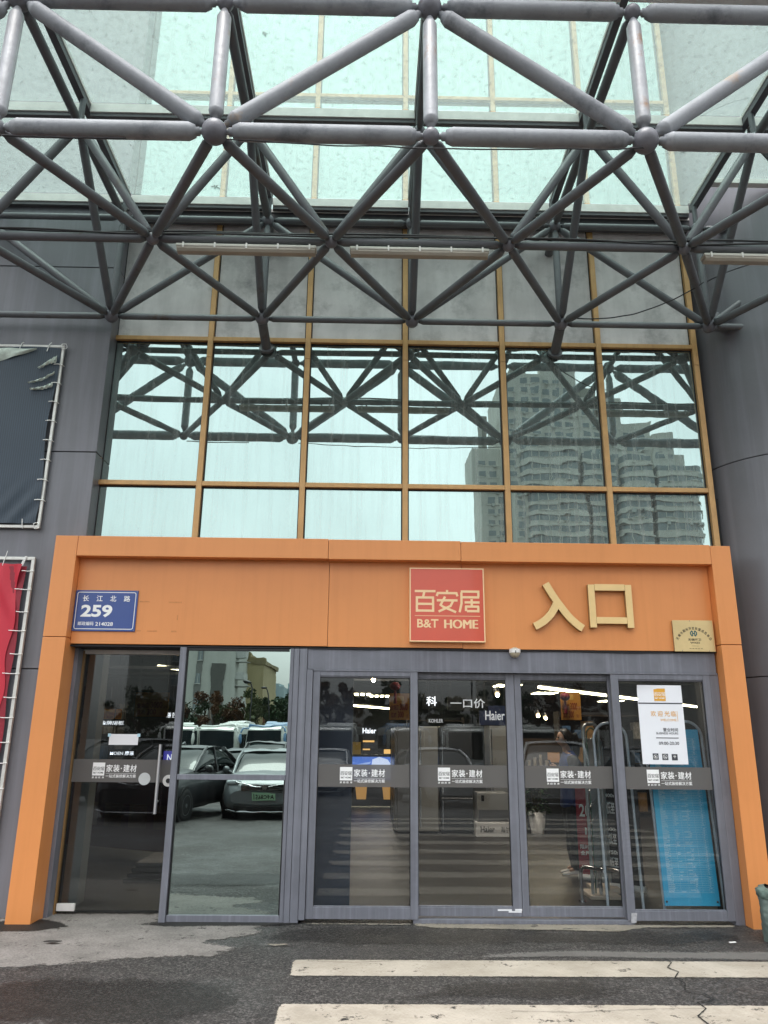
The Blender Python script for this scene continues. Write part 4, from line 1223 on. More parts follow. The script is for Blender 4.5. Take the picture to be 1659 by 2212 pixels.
hoop('low chrome guard rail behind the middle stile, left of the sliding gap', .44, .52, 8.35, 8.95, .37)
hoop('low chrome guard rail in front of the security gate', 2.20, 2.38, 8.6, 8.32, .36)
hoop('low chrome guard rail partly hidden by the right door stile', 2.44, 2.56, 8.75, 8.35, .34)

m_gate = mat('gate_metal', '#9fa3a3', .3, metal=.6, var=.08)
m_green = mat('gate_green', '#2f5a48', .4, var=.05)
def gate(lab, x, y, h, lean, wd):
    t = thing('security_gate', lab, 'security gate', (x, y, .02), 'security gates')
    f = lambda u, z: (x+u, y+u*.9, z)
    def loop_pts(e):
        P_ = [f(-wd/2+e, .06), f(-wd/2+e, h-.08)]
        for k in range(1, 6):
            a = math.pi-k*math.pi/12; P_.append(f(-wd/2+e+.08+.08*math.cos(a), h-.08-e+.08*math.sin(a)))
        for k in range(0, 6):
            a = math.pi/2-k*math.pi/12; P_.append(f(wd/2-e-.08+.08*math.cos(a), h-.08-e+.08*math.sin(a)))
        return P_+[f(wd/2-e, h-.1), f(wd/2-e, .06)]
    part('frame', MB().tube(loop_pts(0), .018, 10), m_gate, t)
    part('inner_loop', MB().tube(loop_pts(.04), .008, 8), m_green, t)
    mb = MB()
    mb.quad(f(-wd/2+.05, .2), f(wd/2-.05, .2), f(wd/2-.05, h-.2), f(-wd/2+.05, h-.2))
    part('panel', mb, mat('gate_panel', '#8e9494', .4, var=.2, scale=5), t)
    mb = MB()
    for k in range(3):
        z = .75+k*.16
        a, b = f(-wd/2+.03, z), f(wd/2-.03, z+.17)
        mb.tube([(a[0], a[1]-.02, a[2]), (b[0], b[1]-.02, b[2])], .012, 8)
    part('cross_bar', mb, m_gate, t)
    part('poster', MB().quad(*[(p[0], p[1]-.012, p[2]) for p in (f(-wd/2+.06, h-.55), f(wd/2-.06, h-.55), f(wd/2-.06, h-.16), f(-wd/2+.06, h-.16))]), mat('gate_poster', '#a9a096', .5, var=.3, scale=8), t)
    part('base', B(x-wd/2-.05, x+wd/2+.05, y-.2, y+.2, .02, .06), mat('gate_base', '#b5a593', .5), t, .008)
gate('tall metal security gate with slanted cross bars just inside the doors', 2.48, 8.9, 1.78, .1, .22)
gate('metal security gate frame standing behind the first one', 2.62, 9.25, 1.62, .1, .20)

def rollup(lab, x0, x1, y0, y1, h, m, parts):
    t = thing('rollup_banner', lab, 'banner stand', ((x0+x1)/2, (y0+y1)/2, .02), 'roll-up banners in the shop')
    mb = MB(); a, b = Vector((x0, y0, 0)), Vector((x1, y1, 0))
    n = Vector(((b-a).y, -(b-a).x, 0)).normalized()*.004
    P_ = [(x0, y0, .08), (x1, y1, .08), (x1, y1, h), (x0, y0, h)]
    mb.rings([[(p[0]+n.x, p[1]+n.y, p[2]) for p in P_], [(p[0]-n.x, p[1]-n.y, p[2]) for p in P_]], smooth=False)
    part('sheet', mb, m, t)
    part('cassette', MB().tube([(x0-.01, y0, .05), (x1+.01, y1, .05)], .035, 10), m_alu, t)
    L = (b-a).length
    for s, u0, u1, z0, z1, mm in parts:
        tm = text_mb(s, u0*L, u1*L, z0, z1, 0, .002, .02)
        d_ = (b-a)/L
        xform(tm, lambda x, y, z: (x0+d_.x*x+n.x*1.3+(n.normalized().x)*(-y), y0+d_.y*x+n.y*1.3+n.normalized().y*(-y), z))
        part('lettering', tm, mm, t)
m_rollred = mat('rollup_red', '#9c1c2e', .45, var=.08)
m_rollblk = mat('rollup_black', '#1c1d20', .45, var=.05)
rollup('red roll-up banner with white numbers between the person and the gate', 2.52, 2.80, 9.9, 9.75, 1.10, m_rollred, [('20', .12, .55, .72, .86, m_signw), ('10', .3, .7, .52, .60, m_signw), ('限时优惠', .08, .8, .36, .41, m_signw), ('全屋定制', .08, .8, .29, .34, m_signw)])
rollup('black roll-up banner with white size and price lettering by the security gate', 2.70, 3.02, 9.35, 9.1, 1.72, m_rollblk,
       [('400x800', .05, .6, .98, 1.02, m_signw), ('低至', .08, .32, .80, .93, m_signw), ('2', .4, .66, .74, .92, m_yban), ('600x1200', .05, .7, .62, .66, m_signw), ('低至', .08, .32, .48, .6, m_signw), ('12', .38, .7, .47, .6, m_signw), ('750x1500', .05, .7, .38, .42, m_signw), ('低至', .08, .32, .24, .35, m_signw), ('1', .42, .56, .24, .35, m_signw)])
# blue price board hung on a bent tube stand
m_stand = mat('stand_tube', '#b4bcc6', .3, metal=.3, var=.04)
def bent_stand(lab, x0, x1, y, h, lean):
    t = thing('tube_stand', lab, 'stand', ((x0+x1)/2, y, .02), 'bent tube stands')
    W_ = x1-x0; rc = .16; P_ = [(x0+lean, y-.12, .03), (x0, y, h-rc)]
    for k in range(1, 7):
        a = math.pi-k*math.pi/12; P_.append((x0+rc+rc*math.cos(a), y, h-rc+rc*math.sin(a)))
    for k in range(0, 7):
        a = math.pi/2-k*math.pi/12; P_.append((x1-rc+rc*math.cos(a), y, h-rc+rc*math.sin(a)))
    P_ += [(x1, y, h-rc-.02), (x1+lean*.2, y-.12, .03)]
    part('tube', MB().tube(P_, .014, 10), m_stand, t)
    part('foot', join(MB().ball((x0+lean, y-.12, .035), .018, 10, 6), MB().ball((x1+lean*.2, y-.12, .035), .018, 10, 6)), m_black, t)
bent_stand('bent tube stand holding the blue price board', 2.775, 3.36, 8.02, 1.80, .02)
bent_stand('bent tube stand behind the stile, left of the blue board', 2.30, 2.64, 8.16, 1.78, .0)
t = thing('price_board', 'large glossy blue board with fine white rows of prices, leaning inside the right door', 'price board', (3.1, 7.93, .1))
m_bb = None
def board_mat():
    m, t_, p, out = nodes_of('board_blue')
    tc = t_.nodes.new('ShaderNodeTexCoord')
    n = noise(t_, 1.2, 3)
    c = mixc(t_, ramp(t_, n.outputs[0], .35, .65), hx('#3aa3d3'), hx('#4bbbe2'))
    t_.links.new(c, p.inputs['Base Color'])
    p.inputs['Roughness'].default_value = .25
    p.inputs['Coat Weight'].default_value = .5
    return m
bx0, bx1, bzt, bzb, byt, byb = 2.79, 3.31, 1.72, .13, 8.0, 7.86
def bp(u, v, off=0):
    return (bx0+u*(bx1-bx0)+.012*(v-.5), byb+(byt-byb)*v-off, bzb+(bzt-bzb)*v)
mb = MB().rings([[bp(0, 0), bp(1, 0), bp(1, 1), bp(0, 1)], [bp(0, 0, -.012), bp(1, 0, -.012), bp(1, 1, -.012), bp(0, 1, -.012)]], smooth=False)
part('board', mb, board_mat(), t)
m_pale = mat('board_print', '#b9dcea', .4, var=0)
ln = MB(); rn = random.Random(3)
for i in range(92):
    v = .07+i*.0096
    ln.quad(bp(.09, v, .0012), bp(.93, v, .0012), bp(.93, v+.0011, .0012), bp(.09, v+.0011, .0012))
    for u0, p_, mw in ((.10, .95, .13), (.34, .55, .08), (.50, .3, .12), (.60, .6, .05), (.86, .9, .04)):
        if rn.random() < p_:
            u1 = u0+mw*rn.uniform(.35, 1)
            if u0 == .5: u1 = u0+mw*rn.uniform(.5, 1.6)
            u = u0
            while u < u1:
                du = rn.uniform(.006, .016)
                ln.quad(bp(u, v+.0028, .0014), bp(min(u+du, u1), v+.0028, .0014), bp(min(u+du, u1), v+.0066, .0014), bp(u, v+.0066, .0014))
                u += du+.004
for u in (.2, .32, .47, .58, .72, .84):
    ln.quad(bp(u, .07, .0012), bp(u+.0022, .07, .0012), bp(u+.0022, .94, .0012), bp(u, .94, .0012))
part('price_rows', ln, m_pale, t)
part('grommet', join(*[MB().ball(bp(u, .022, .002), .010, 10, 6) for u in (.04, .96)]), mat('grommet', '#3a4a52', .5), t)
part('heading', MB().quad(bp(.1, .955, .0014), bp(.6, .955, .0014), bp(.6, .985, .0014), bp(.1, .985, .0014)), mat('board_heading', '#7fb3d6', .4, var=0), t)

fridge('tall pale cabinet fridge behind the potted plant', 2.35, 2.85, 15.6, 16.3, 1.85, m_fr[2], [.8])
def shelf(lab, x0, x1, y, h, n, seed):
    t = thing('display_shelf', lab, 'shelf', ((x0+x1)/2, y, .02), 'display shelves deep in the shop')
    wd = mat('shelf_dark', '#3c3128', .6)
    part('back_panel', B(x0, x1, y+.4, y+.43, .02, h), m_dwall, t)
    for k in range(n+1): part('board', B(x0, x1, y, y+.4, .1+k*(h-.2)/n, .13+k*(h-.2)/n), wd, t)
    part('side_panel', B(x0-.03, x0-.001, y, y+.43, .02, h), wd, t); part('side_panel', B(x1+.001, x1+.03, y, y+.43, .02, h), wd, t)
    rn = random.Random(seed)
    gm = [mat('goods', '#a9a49a', .5, var=.5, scale=14), mat('goods_warm', '#b08a58', .5, var=.4, scale=9), mat('goods_blue', '#4b6a8c', .5, var=.4, scale=9)]
    for k in range(n):
        x = x0+.06
        while x < x1-.2:
            w_ = rn.uniform(.1, .26); hh = rn.uniform(.12, .9*(h-.2)/n-.05)
            part('box', B(x, x+w_, y+.05, y+.3, .131+k*(h-.2)/n, .131+k*(h-.2)/n+hh), rn.choice(gm), t)
            x += w_+rn.uniform(.03, .12)
shelf('display shelf with small boxes beside the far screen', .95, 2.3, 19.5, 2.1, 4, 1)
shelf('display shelf with small boxes behind the service desk', 4.2, 6.2, 17.5, 2.2, 4, 2)
shelf('display shelf with small boxes deep behind the swing door', -6.6, -4.9, 15.5, 2.2, 4, 3)
for i, (x, y, z) in enumerate(((-.35, 26, 2.95), (.35, 30, 3.1), (4.2, 24, 3.15), (6.0, 27, 3.1), (9.2, 30, 3.0), (-3.6, 20, 2.9), (-5.2, 24, 3.15))):
    o = thing('grid_lamp', 'small louvred ceiling lamp deep in the shop, %s' % ('over the aisle, nearer', 'over the aisle, farther', 'left of the long lamp line', 'behind the long lamp line', 'right of the long lamp line', 'behind the swing door, nearer', 'behind the swing door, farther')[i], 'lamp', (x, y, z), 'louvred lamps in the shop')
    for k in range(4): part('slat', B(x-.35+k*.2, x-.23+k*.2, y-.5, y+.5, z, z+.02), m_led, o)
    part('tray', B(x-.4, x+.45, y-.55, y+.55, z+.025, z+.08), m_black, o)
for i, (x0, x1, y, z) in enumerate(((-8, 14, 14, 2.75), (-8, 14, 18, 2.95), (-8, 14, 23, 3.2))):
    o = thing('ceiling_rail', 'black ceiling rail running across the shop, %s of three' % ('nearest', 'middle', 'farthest')[i], 'rail', (3, y, z), 'ceiling rails')
    part('rail', B(x0, x1, y-.03, y+.03, z, z+.05), mat('rail_grey', '#3a3b3d', .5), o)
    for k in range(5): part('hanger', B(x0+2+k*4.5, x0+2.02+k*4.5, y-.01, y+.01, z+.05, 4.2), m_black, o)

# plant in pot
t = thing('potted_plant', 'leafy dark plant in a white pot behind the door glass', 'plant', (2.97, 14.4, .02))
part('pot', MB().lathe((2.97, 14.4, .02), (2.97, 14.4, .40), [(0, .11), (.36, .155), (.36, .14), (.30, .13)], 24), m_white, t)
part('soil', MB().cyl((2.97, 14.4, .30), (2.97, 14.4, .33), .13, 20), m_black, t)
lf = MB(); rn = random.Random(21)
def leaf(mb, c, dr, L, W_):
    dr = dr.normalized(); s_ = dr.cross(Vector((0, 0, 1)));
    s_ = s_.normalized() if s_.length > .01 else Vector((1, 0, 0))
    mid = c+dr*L*.5+Vector((0, 0, .03*L)); tip = c+dr*L-Vector((0, 0, .25*L))
    mb.quad(c, mid+s_*W_/2, tip, mid-s_*W_/2)
for i in range(150):
    a = rn.uniform(0, 6.28); z = rn.uniform(.32, .86); rr = .05+.12*rn.random()
    leaf(lf, Vector((2.97+rr*math.cos(a), 14.4+rr*math.sin(a), z)), Vector((math.cos(a), math.sin(a), rn.uniform(-.2, .7))), rn.uniform(.09, .17), rn.uniform(.035, .06))
part('foliage', lf, mat('plant_leaf', '#2f4a2c', .4, var=.4, scale=12), t)
st = MB()
for i in range(7):
    a = i*.9; st.tube([(2.97, 14.4, .32), (2.97+.05*math.cos(a), 14.4+.05*math.sin(a), .5), (2.97+.10*math.cos(a), 14.4+.1*math.sin(a), .72)], .008, 6)
part('stem', st, mat('plant_stem', '#4a4632', .7), t)

# desk with goods behind the person
t = thing('service_desk', 'dim desk with small goods and a warm lit shelf behind the person', 'desk', (3.5, 15.2, .02))
part('top', B(2.9, 4.0, 15.0, 15.6, 1.05, 1.10), mat('wood_warm', '#8a6a48', .5, var=.2), t, .006)
part('front', B(2.92, 3.98, 15.04, 15.08, .02, 1.05), m_dwall, t)
part('shelf', B(3.0, 3.9, 15.5, 15.55, 1.10, 1.62), mat('shelf_dark', '#3c3128', .6), t)
part('lit_panel', B(3.45, 3.68, 15.48, 15.498, 1.18, 1.36), emit('warm_glow', '#a87c50', .12), t)
part('goods', join(*[MB().cyl((3.05+k*.11, 15.3, 1.10), (3.05+k*.11, 15.3, 1.22+.05*(k % 3)), .03, 12) for k in range(4)]), mat('goods', '#a9a49a', .5, var=.5, scale=14), t)
# red counter seen in the swing door
t = thing('display_counter', 'long dark red counter with pale labels behind the swing door', 'counter', (-3.4, 11.3, .02))
part('front', xform(B(-4.6, -2.5, 11.0, 11.05, .12, .98), lambda x, y, z: (x, y+(x+2.5)*-.5, z)), mat('counter_red', '#6b1f22', .5, var=.15), t)
part('top', xform(B(-4.65, -2.45, 10.95, 11.6, .981, 1.02), lambda x, y, z: (x, y+(x+2.5)*-.5, z)), m_dwall, t)
part('label', xform(join(*[B(-4.5+k*.4, -4.22+k*.4, 10.99, 10.998, .4, .7) for k in range(5)]), lambda x, y, z: (x, y+(x+2.5)*-.5, z)), mat('counter_label', '#8a5c3c', .6, var=.3, scale=12), t)
t = thing('taped_paper', 'blank white paper sheet taped on the swing door glass', 'paper', (-2.44, 8.02, 1.57))
part('sheet', B(-2.585, -2.297, 7.9985, 7.9993, 1.522, 1.625), m_white, t)
for xa in (-2.60, -2.31): part('tape', B(xa, xa+.03, 7.9976, 7.9983, 1.60, 1.63), m_pale, t)
# pallets / boards on the floor behind the swing door
t = thing('floor_stack', 'low stack of pale boards on the floor behind the swing door', 'stack', (-2.3, 9.6, .02))
part('boards', join(*[B(-2.75+.03*k, -1.75-.02*k, 9.5+.04*k, 10.5, .02+k*.05, .062+k*.05) for k in range(4)]), mat('board_pale', '#7e7a75', .6, var=.2), t, .004)

# ------------------------------------------------------------------ person standing in the shop
def skin_mesh(chain_pts, edges, radii, levels=2, root=0):
    me = bpy.data.meshes.new('skin')
    me.from_pydata(chain_pts, edges, [])
    o = bpy.data.objects.new('skin', me); COL.objects.link(o)
    sm = o.modifiers.new('skin', 'SKIN'); sm.use_smooth_shade = True
    if not me.skin_vertices: me.skin_vertices.new()
    for i, r in enumerate(radii):
        rr = r if isinstance(r, tuple) else (r, r)
        me.skin_vertices[0].data[i].radius = rr
        me.skin_vertices[0].data[i].use_root = (i == root)
    sub = o.modifiers.new('sub', 'SUBSURF'); sub.levels = sub.render_levels = levels
    bpy.context.view_layer.update()
    ev = bpy.data.meshes.new_from_object(o.evaluated_get(bpy.context.evaluated_depsgraph_get()))
    mb = MB()
    mb.v = [tuple(v.co) for v in ev.vertices]
    for p in ev.polygons: mb.face(list(p.vertices), True)
    bpy.data.objects.remove(o); bpy.data.meshes.remove(me); bpy.data.meshes.remove(ev)
    return mb
PO = Vector((2.56, 10.25, .02))
def pp(x, y, z): return tuple(PO+Vector((x, y, z)))     # faces -X
m_skin = mat('skin', '#c49a80', .5, var=.04)
t = thing('person', 'person in blue vest, dark trousers and white shoes looking at a phone', 'person', tuple(PO))
V = [pp(.0, 0, .88), pp(.0, 0, 1.05), pp(.01, 0, 1.28), pp(-.01, 0, 1.40), pp(-.03, 0, 1.47), pp(-.05, 0, 1.56),          # pelvis..head base
     pp(0, -.09, .84), pp(-.01, -.09, .46), pp(.01, -.09, .09), pp(-.10, -.09, .05),                                        # near leg
     pp(0, .09, .84), pp(.0, .09, .46), pp(.03, .09, .09), pp(-.08, .09, .05),
     pp(.01, -.17, 1.33), pp(.03, -.20, 1.08), pp(-.16, -.13, 1.20), pp(-.20, -.11, 1.24),                                  # near arm bent up
     pp(.01, .17, 1.33), pp(.02, .21, 1.08), pp(-.16, .12, 1.16), pp(-.20, .08, 1.20)]
E_ = [(0, 1), (1, 2), (2, 3), (3, 4), (4, 5), (0, 6), (6, 7), (7, 8), (8, 9), (0, 10), (10, 11), (11, 12), (12, 13), (3, 14), (14, 15), (15, 16), (16, 17), (3, 18), (18, 19), (19, 20), (20, 21)]
Rr = [(.10, .09), (.09, .08), (.10, .08), (.06, .055), .047, .05, .075, .05, .028, .022, .085, .05, .028, .022, .055, .042, .032, .03, .055, .042, .032, .03]
part('body', skin_mesh(V, E_, Rr), m_skin, t)
def head_mb():
    mb = MB(); rs = []
    n, m = 28, 20
    for i in range(m+1):
        a = math.pi*i/m; z = -math.cos(a)
        ring = []
        for k in range(n):
            b = 2*math.pi*k/n
            x, y = math.cos(b)*math.sin(a), math.sin(b)*math.sin(a)
            fx = x*.092*(1.0 if z > -.2 else 1-.18*(-z-.2)); fy = y*.073*(1 if z > -.1 else 1-.35*(-z-.1))
            zz = z*.112
            if x < -.5 and abs(y) < .16 and -.28 < z < .08: fx -= .032*(1-abs(y)/.16)*(1-max(0, z+.2)/.28)      # nose
            if x < -.5 and abs(y) < .35 and -.52 < z < -.42: fx -= .006                                             # lips
            if x < -.5 and .18 < abs(y) < .5 and .02 < z < .18: fx += .007                                          # eye sockets
            ring.append(pp(-.055+fx, fy, 1.60+zz-.02*(fx/.09)*-.2))
        rs.append(ring)
    return mb.rings(rs, cap=False)
part('head', head_mb(), m_skin, t)
for sy_ in (-1, 1):
    part('ear', MB().ball(pp(-.045, sy_*.073, 1.595), .024, 12, 8, (.7, .35, 1.2)), m_skin, t)
    part('eye', MB().ball(pp(-.132, sy_*.03, 1.612), .011, 12, 8), mat('eye_dark', '#1e1713', .2, var=0), t)
part('mouth', MB().ball(pp(-.134, 0, 1.548), .012, 12, 6, (.5, 1.7, .4)), mat('lips', '#9c5b52', .5, var=0), t)
hair = MB(); rs = []
for i in range(15):
    a = math.pi*(.0+i*.72/14); ring = []
    for k in range(24):
        b = 2*math.pi*k/24
        x, y = math.cos(b)*math.sin(a), math.sin(b)*math.sin(a)
        cut = max(0, -x-.1)*(i/14)**1.2
        ring.append(pp(-.035+x*.104*(1-cut*.5)+.02*cut, y*.086, 1.615+math.cos(a)*.116+(.10*cut)-(.05*(x > .2)*(i/14))))
    rs.append(ring)
part('hair', join(MB().rings(rs, cap=False), MB().tube([pp(.06, 0, 1.66), pp(.10, 0, 1.56), pp(.09, 0, 1.42), pp(.07, 0, 1.32)], [.05, .055, .045, .02], 12)), mat('hair_black', '#15120f', .45, var=.2), t)
vr = []
for z, rx, ry, cx_ in ((.77, .115, .165, 0), (.79, .135, .190, 0), (.95, .130, .182, 0), (1.08, .128, .180, 0), (1.22, .140, .200, 0), (1.32, .128, .195, .005), (1.385, .10, .140, .0), (1.425, .075, .088, -.005), (1.455, .062, .068, -.012), (1.45, .052, .058, -.012)):
    vr.append([pp(cx_+rx*math.cos(a)*(1+.03*math.sin(5*a+z*9)), ry*math.sin(a), z) for a in [2*math.pi*k/36 for k in range(36)]])
part('vest', MB().rings(vr, cap=False), mat('vest_blue', '#223a78', .6, var=.1, bump=.15, bscale=20), t)
for sy_, pts in ((-1, [pp(0, -.07, 1.36), V[14], V[15], V[16]]), (1, [pp(0, .07, 1.36), V[18], V[19], V[20]])):
    part('sleeve', skin_mesh([tuple(p) for p in pts], [(0, 1), (1, 2), (2, 3)], [.085, .088, .068, .05]), mat('sleeve_black', '#1a1b20', .7, var=.1), t)
tr_ = [MB().ball(pp(0, 0, .84), .15, 28, 16, (.86, 1.16, .95))]
for sy_, kx, ax in ((-1, -.012, .012), (1, .0, .03)):
    tr_.append(MB().tube([pp(0, sy_*.085, .90), pp(0, sy_*.088, .78), pp(kx*.6, sy_*.09, .62), pp(kx, sy_*.09, .47), pp(0, sy_*.09, .28), pp(ax, sy_*.09, .10), pp(ax-.005, sy_*.09, .065)], [.09, .104, .092, .078, .070, .064, .066], 22))
part('trousers', join(*tr_), mat('trouser_black', '#1d1e22', .75, var=.1, bump=.2, bscale=14), t)
def shoe(x, y):
    mb = MB(); rs = []
    for u, wd, h in ((.10, .025, .05), (.085, .036, .075), (.04, .038, .085), (-.02, .038, .075), (-.08, .044, .055), (-.14, .046, .045), (-.18, .036, .035), (-.20, .015, .02)):
        ring = []
        for k in range(14):
            b = 2*math.pi*k/14
            ring.append(pp(x+u, y+wd*math.cos(b), max(.012, h*.5+h*.5*math.sin(b)) ))
        rs.append(ring)
    mb.rings(rs)
    s_ = MB(); poly = []
    for k in range(20):
        b = 2*math.pi*k/20; poly.append(pp(x-.05+.155*math.cos(b), y+.048*math.sin(b), 0))
    s_.rings([poly, [(p[0], p[1], p[2]+.024) for p in poly]])
    o = part('shoe', mb, mat('shoe_white', '#d9d5d0', .5, var=.06), t)
    part('sole', s_, mat('sole_cream', '#c9b7a2', .6), o)
shoe(.01, -.09); shoe(.03, .09)
def hand(cx, cy, cz, sg):
    c = Vector(pp(cx, cy, cz)); mb = MB()
    mb.ball(tuple(c), .036, 14, 10, (.7, .42, 1.1))
    ms = [mb]
    for i in range(4):
        z0 = .022-.015*i; L = (.058, .066, .062, .048)[i]
        p0 = c+Vector((-.015, 0, z0)); p1 = p0+Vector((-L*.5, -sg*.010, .008)); p2 = p1+Vector((-L*.22, -sg*.022, .003))
        ms.append(MB().tube([p0, p1, p2, p2+Vector((.006, -sg*.016, 0))], [.0085, .008, .0072, .005], 8))
    th = c+Vector((-.004, -sg*.008, .034))
    ms.append(MB().tube([c+Vector((.006, 0, .02)), th, th+Vector((-.022, -sg*.018, .016)), th+Vector((-.034, -sg*.022, .018))], [.011, .010, .009, .006], 8))
    part('hand', join(*ms), m_skin, t)
hand(-.21, -.105, 1.245, -1); hand(-.21, .075, 1.205, 1)
ph = thing('phone', 'dark phone held up in the hands of the person in the blue vest', 'phone', pp(-.26, -.03, 1.26))
part('case', xform(B(-.006, .006, -.038, .038, -.075, .075), lambda x, y, z: (PO.x-.245+x-z*.35, PO.y-.03+y, PO.z+1.265+z)), m_black, ph, .004)
part('screen', xform(B(.0065, .0075, -.034, .034, -.068, .068), lambda x, y, z: (PO.x-.245+x-z*.35, PO.y-.03+y, PO.z+1.265+z)), emit('phone_glow', '#9fb6c8', .25), ph)

# ------------------------------------------------------------------ the car park behind the photographer (seen mirrored in the panes)
def paint(name, col):
    return mat(name, col, .38, metal=.15, var=.02, coat=.35)
m_tyre = mat('tyre', '#161617', .8, var=.1)
m_rim = mat('rim', '#8d8f92', .3, metal=.8, var=.05)
m_lampc = mat('headlamp', '#c7d0d4', .08, var=0, coat=1)
m_tail = mat('tail_lamp', '#7d1216', .15, var=0, coat=1)
def smooth_part(name, mb, m, parent, lv=1):
    o = part(name, mb, m, parent)
    s_ = o.modifiers.new('sub', 'SUBSURF'); s_.levels = s_.render_levels = lv
    return o
def car(label, x, y, rz, L, W_, H, hood, pcol, suv=False, plate=None):
    """front of the car points to +Y before turning by rz; origin on the ground under the middle"""
    t = thing('parked_car', label, 'car', (0, 0, 0), 'cars in the car park')
    hw, hl = W_/2, L/2
    gz = .19 if suv else .15
    belt = H*.63; dk = H*.63 if suv else H*.66
    st = [(-hl, .42, dk*.80, .84), (-hl+.06, .30, dk*.92, .92), (-hl+.35, gz+.04, dk, .98), (-hl*.55, gz, dk*1.0, 1), (-.1*hl, gz, belt, 1), (hl*.28, gz, belt, 1), (hl*.42, gz, hood+.02, 1), (hl-.55, gz, hood-.05, .985), (hl-.22, gz+.02, hood-.12, .93), (hl-.06, gz+.06, hood-.24, .84), (hl, .34, hood-.34, .74)]
    rs = []
    for yy, zb, zt, k in st:
        w_ = hw*k; h_ = zt-zb
        half = [(w_*.86, zb), (w_*.98, zb+h_*.18), (w_, zb+h_*.5), (w_*.985, zb+h_*.74), (w_*.93, zt-.035), (w_*.80, zt-.002), (w_*.4, zt+.018)]
        rs.append([(a, yy, b) for a, b in half]+[(-a, yy, b) for a, b in reversed(half)])
    body = smooth_part('body', MB().rings(rs), pcol, t, 2)
    # cabin
    f0, f1 = hl*.40, hl*.02
    r0, r1 = (-hl*.80, -hl*.93) if suv else (-hl*.42, -hl*.80)
    cab = [(f0, belt-.03, belt+.0, .90), ((f0+f1)/2+.02, belt-.03, belt+(H-belt)*.60, .86), (f1, belt-.03, H-.045, .80), (-.12*hl, belt-.03, H-.02, .80), (r0*.8, belt-.03, H-.045, .79), (r0, belt-.03, H-.09, .78), ((r0+r1)/2, belt-.03, belt+(H-belt)*.5, .83), (r1, belt-.03, belt+.01, .86)]
    rs = []
    for yy, zb, zt, k in cab:
        w_ = hw*k; wb = hw*.93
        rs.append([(wb, yy, zb), (wb*.5+w_*.5, yy, (zb+zt)/2), (w_*.98, yy, zt-.02), (w_*.6, yy, zt), (-w_*.6, yy, zt), (-w_*.98, yy, zt-.02), (-wb*.5-w_*.5, yy, (zb+zt)/2), (-wb, yy, zb)])
    smooth_part('windows', MB().rings(rs), g_car, t, 2)
    rs = []
    for yy, zt, k in ((f1+.05, H-.052, .76), (f1-.15, H-.012, .79), (-.15*hl, H+.006, .80), (r0*.8, H-.02, .79), (r0-.02, H-.07, .76)):
        w_ = hw*k
        rs.append([(w_, yy, zt-.03), (w_*.75, yy, zt+.006), (0, yy, zt+.022), (-w_*.75, yy, zt+.006), (-w_, yy, zt-.03)])
    mbr = MB().rings(rs, closed=False, cap=False)
    smooth_part('roof', mbr, pcol, t, 2)
    pil = MB()
    for s_ in (-1, 1):
        pil.tube([(s_*hw*.88, f0-.02, belt), (s_*hw*.84, (f0+f1)/2, belt+(H-belt)*.58), (s_*hw*.78, f1, H-.05)], .035, 8)
        pil.tube([(s_*hw*.84, r1+.04, belt), (s_*hw*.80, (r0+r1)/2, belt+(H-belt)*.5), (s_*hw*.77, r0, H-.085)], .05, 8)
        pil.tube([(s_*hw*.925, -.12*hl, belt-.02), (s_*hw*.79, -.14*hl, H-.05)], .03, 8)
    part('pillars', pil, pcol, t)
    wr = .34 if suv else .32
    for s_ in (-1, 1):
        for yy in (hl*.62, -hl*.60):
            whl = part('wheel', MB().lathe((s_*(hw-.21), yy, wr), (s_*(hw+.005), yy, wr), [(0, wr*.9), (.02, wr), (.18, wr), (.215, wr*.88), (.215, wr*.68)], 28), m_tyre, t)
            part('rim', MB().lathe((s_*(hw-.1), yy, wr), (s_*(hw+.008), yy, wr), [(0, wr*.66), (.10, wr*.66), (.106, wr*.58), (.095, wr*.2), (.108, wr*.12)], 20), m_rim, whl)
            part('arch', MB().lathe((s_*(hw-.26), yy, wr), (s_*(hw-.012), yy, wr), [(0, wr*1.16), (.245, wr*1.16)], 24), m_black, t)
        part('headlight', MB().ball((s_*hw*.70, hl-.20, hood-.185), .13, 14, 10, (1.35, 1.1, .55)), m_lampc, t)
        part('tail_light', MB().ball((s_*hw*.78, -hl+.06, dk*.84), .12, 12, 8, (1.3, .6, .7)), m_tail, t)
        mir = MB().ball((s_*(hw+.10), f0-.30, belt+.07), .09, 14, 10, (1.1, .7, .8))
        part('mirror', join(mir, MB().cyl((s_*hw*.9, f0-.28, belt+.0), (s_*(hw+.06), f0-.28, belt+.05), .025, 8)), pcol, t)
    gr = part('grille', B(-hw*.52, hw*.52, hl-.10, hl+.015, hood-.36, hood-.22), m_black, t, .02)
    part('chrome_bar', join(*[B(-hw*.50, hw*.50, hl+.0155, hl+.022, hood-.345+k*.03, hood-.338+k*.03) for k in range(4)]+[MB().tube([(-hw*.72, hl-.10, hood-.17), (-hw*.3, hl+.01, hood-.235), (-.08, hl+.03, hood-.27)], .012, 8), MB().tube([(hw*.72, hl-.10, hood-.17), (hw*.3, hl+.01, hood-.235), (.08, hl+.03, hood-.27)], .012, 8), MB().cyl((0, hl+.01, hood-.27), (0, hl+.04, hood-.27), .055, 20)]), m_chrome, gr)
    part('bumper_intake', B(-hw*.66, hw*.66, hl-.08, hl+.012, gz+.07, gz+.17), m_black, t, .02)
    part('bumper_trim', MB().tube([(-hw*.86, hl-.18, gz+.06), (-hw*.5, hl+.01, gz+.05), (hw*.5, hl+.01, gz+.05), (hw*.86, hl-.18, gz+.06)], .018, 8), m_chrome, t)
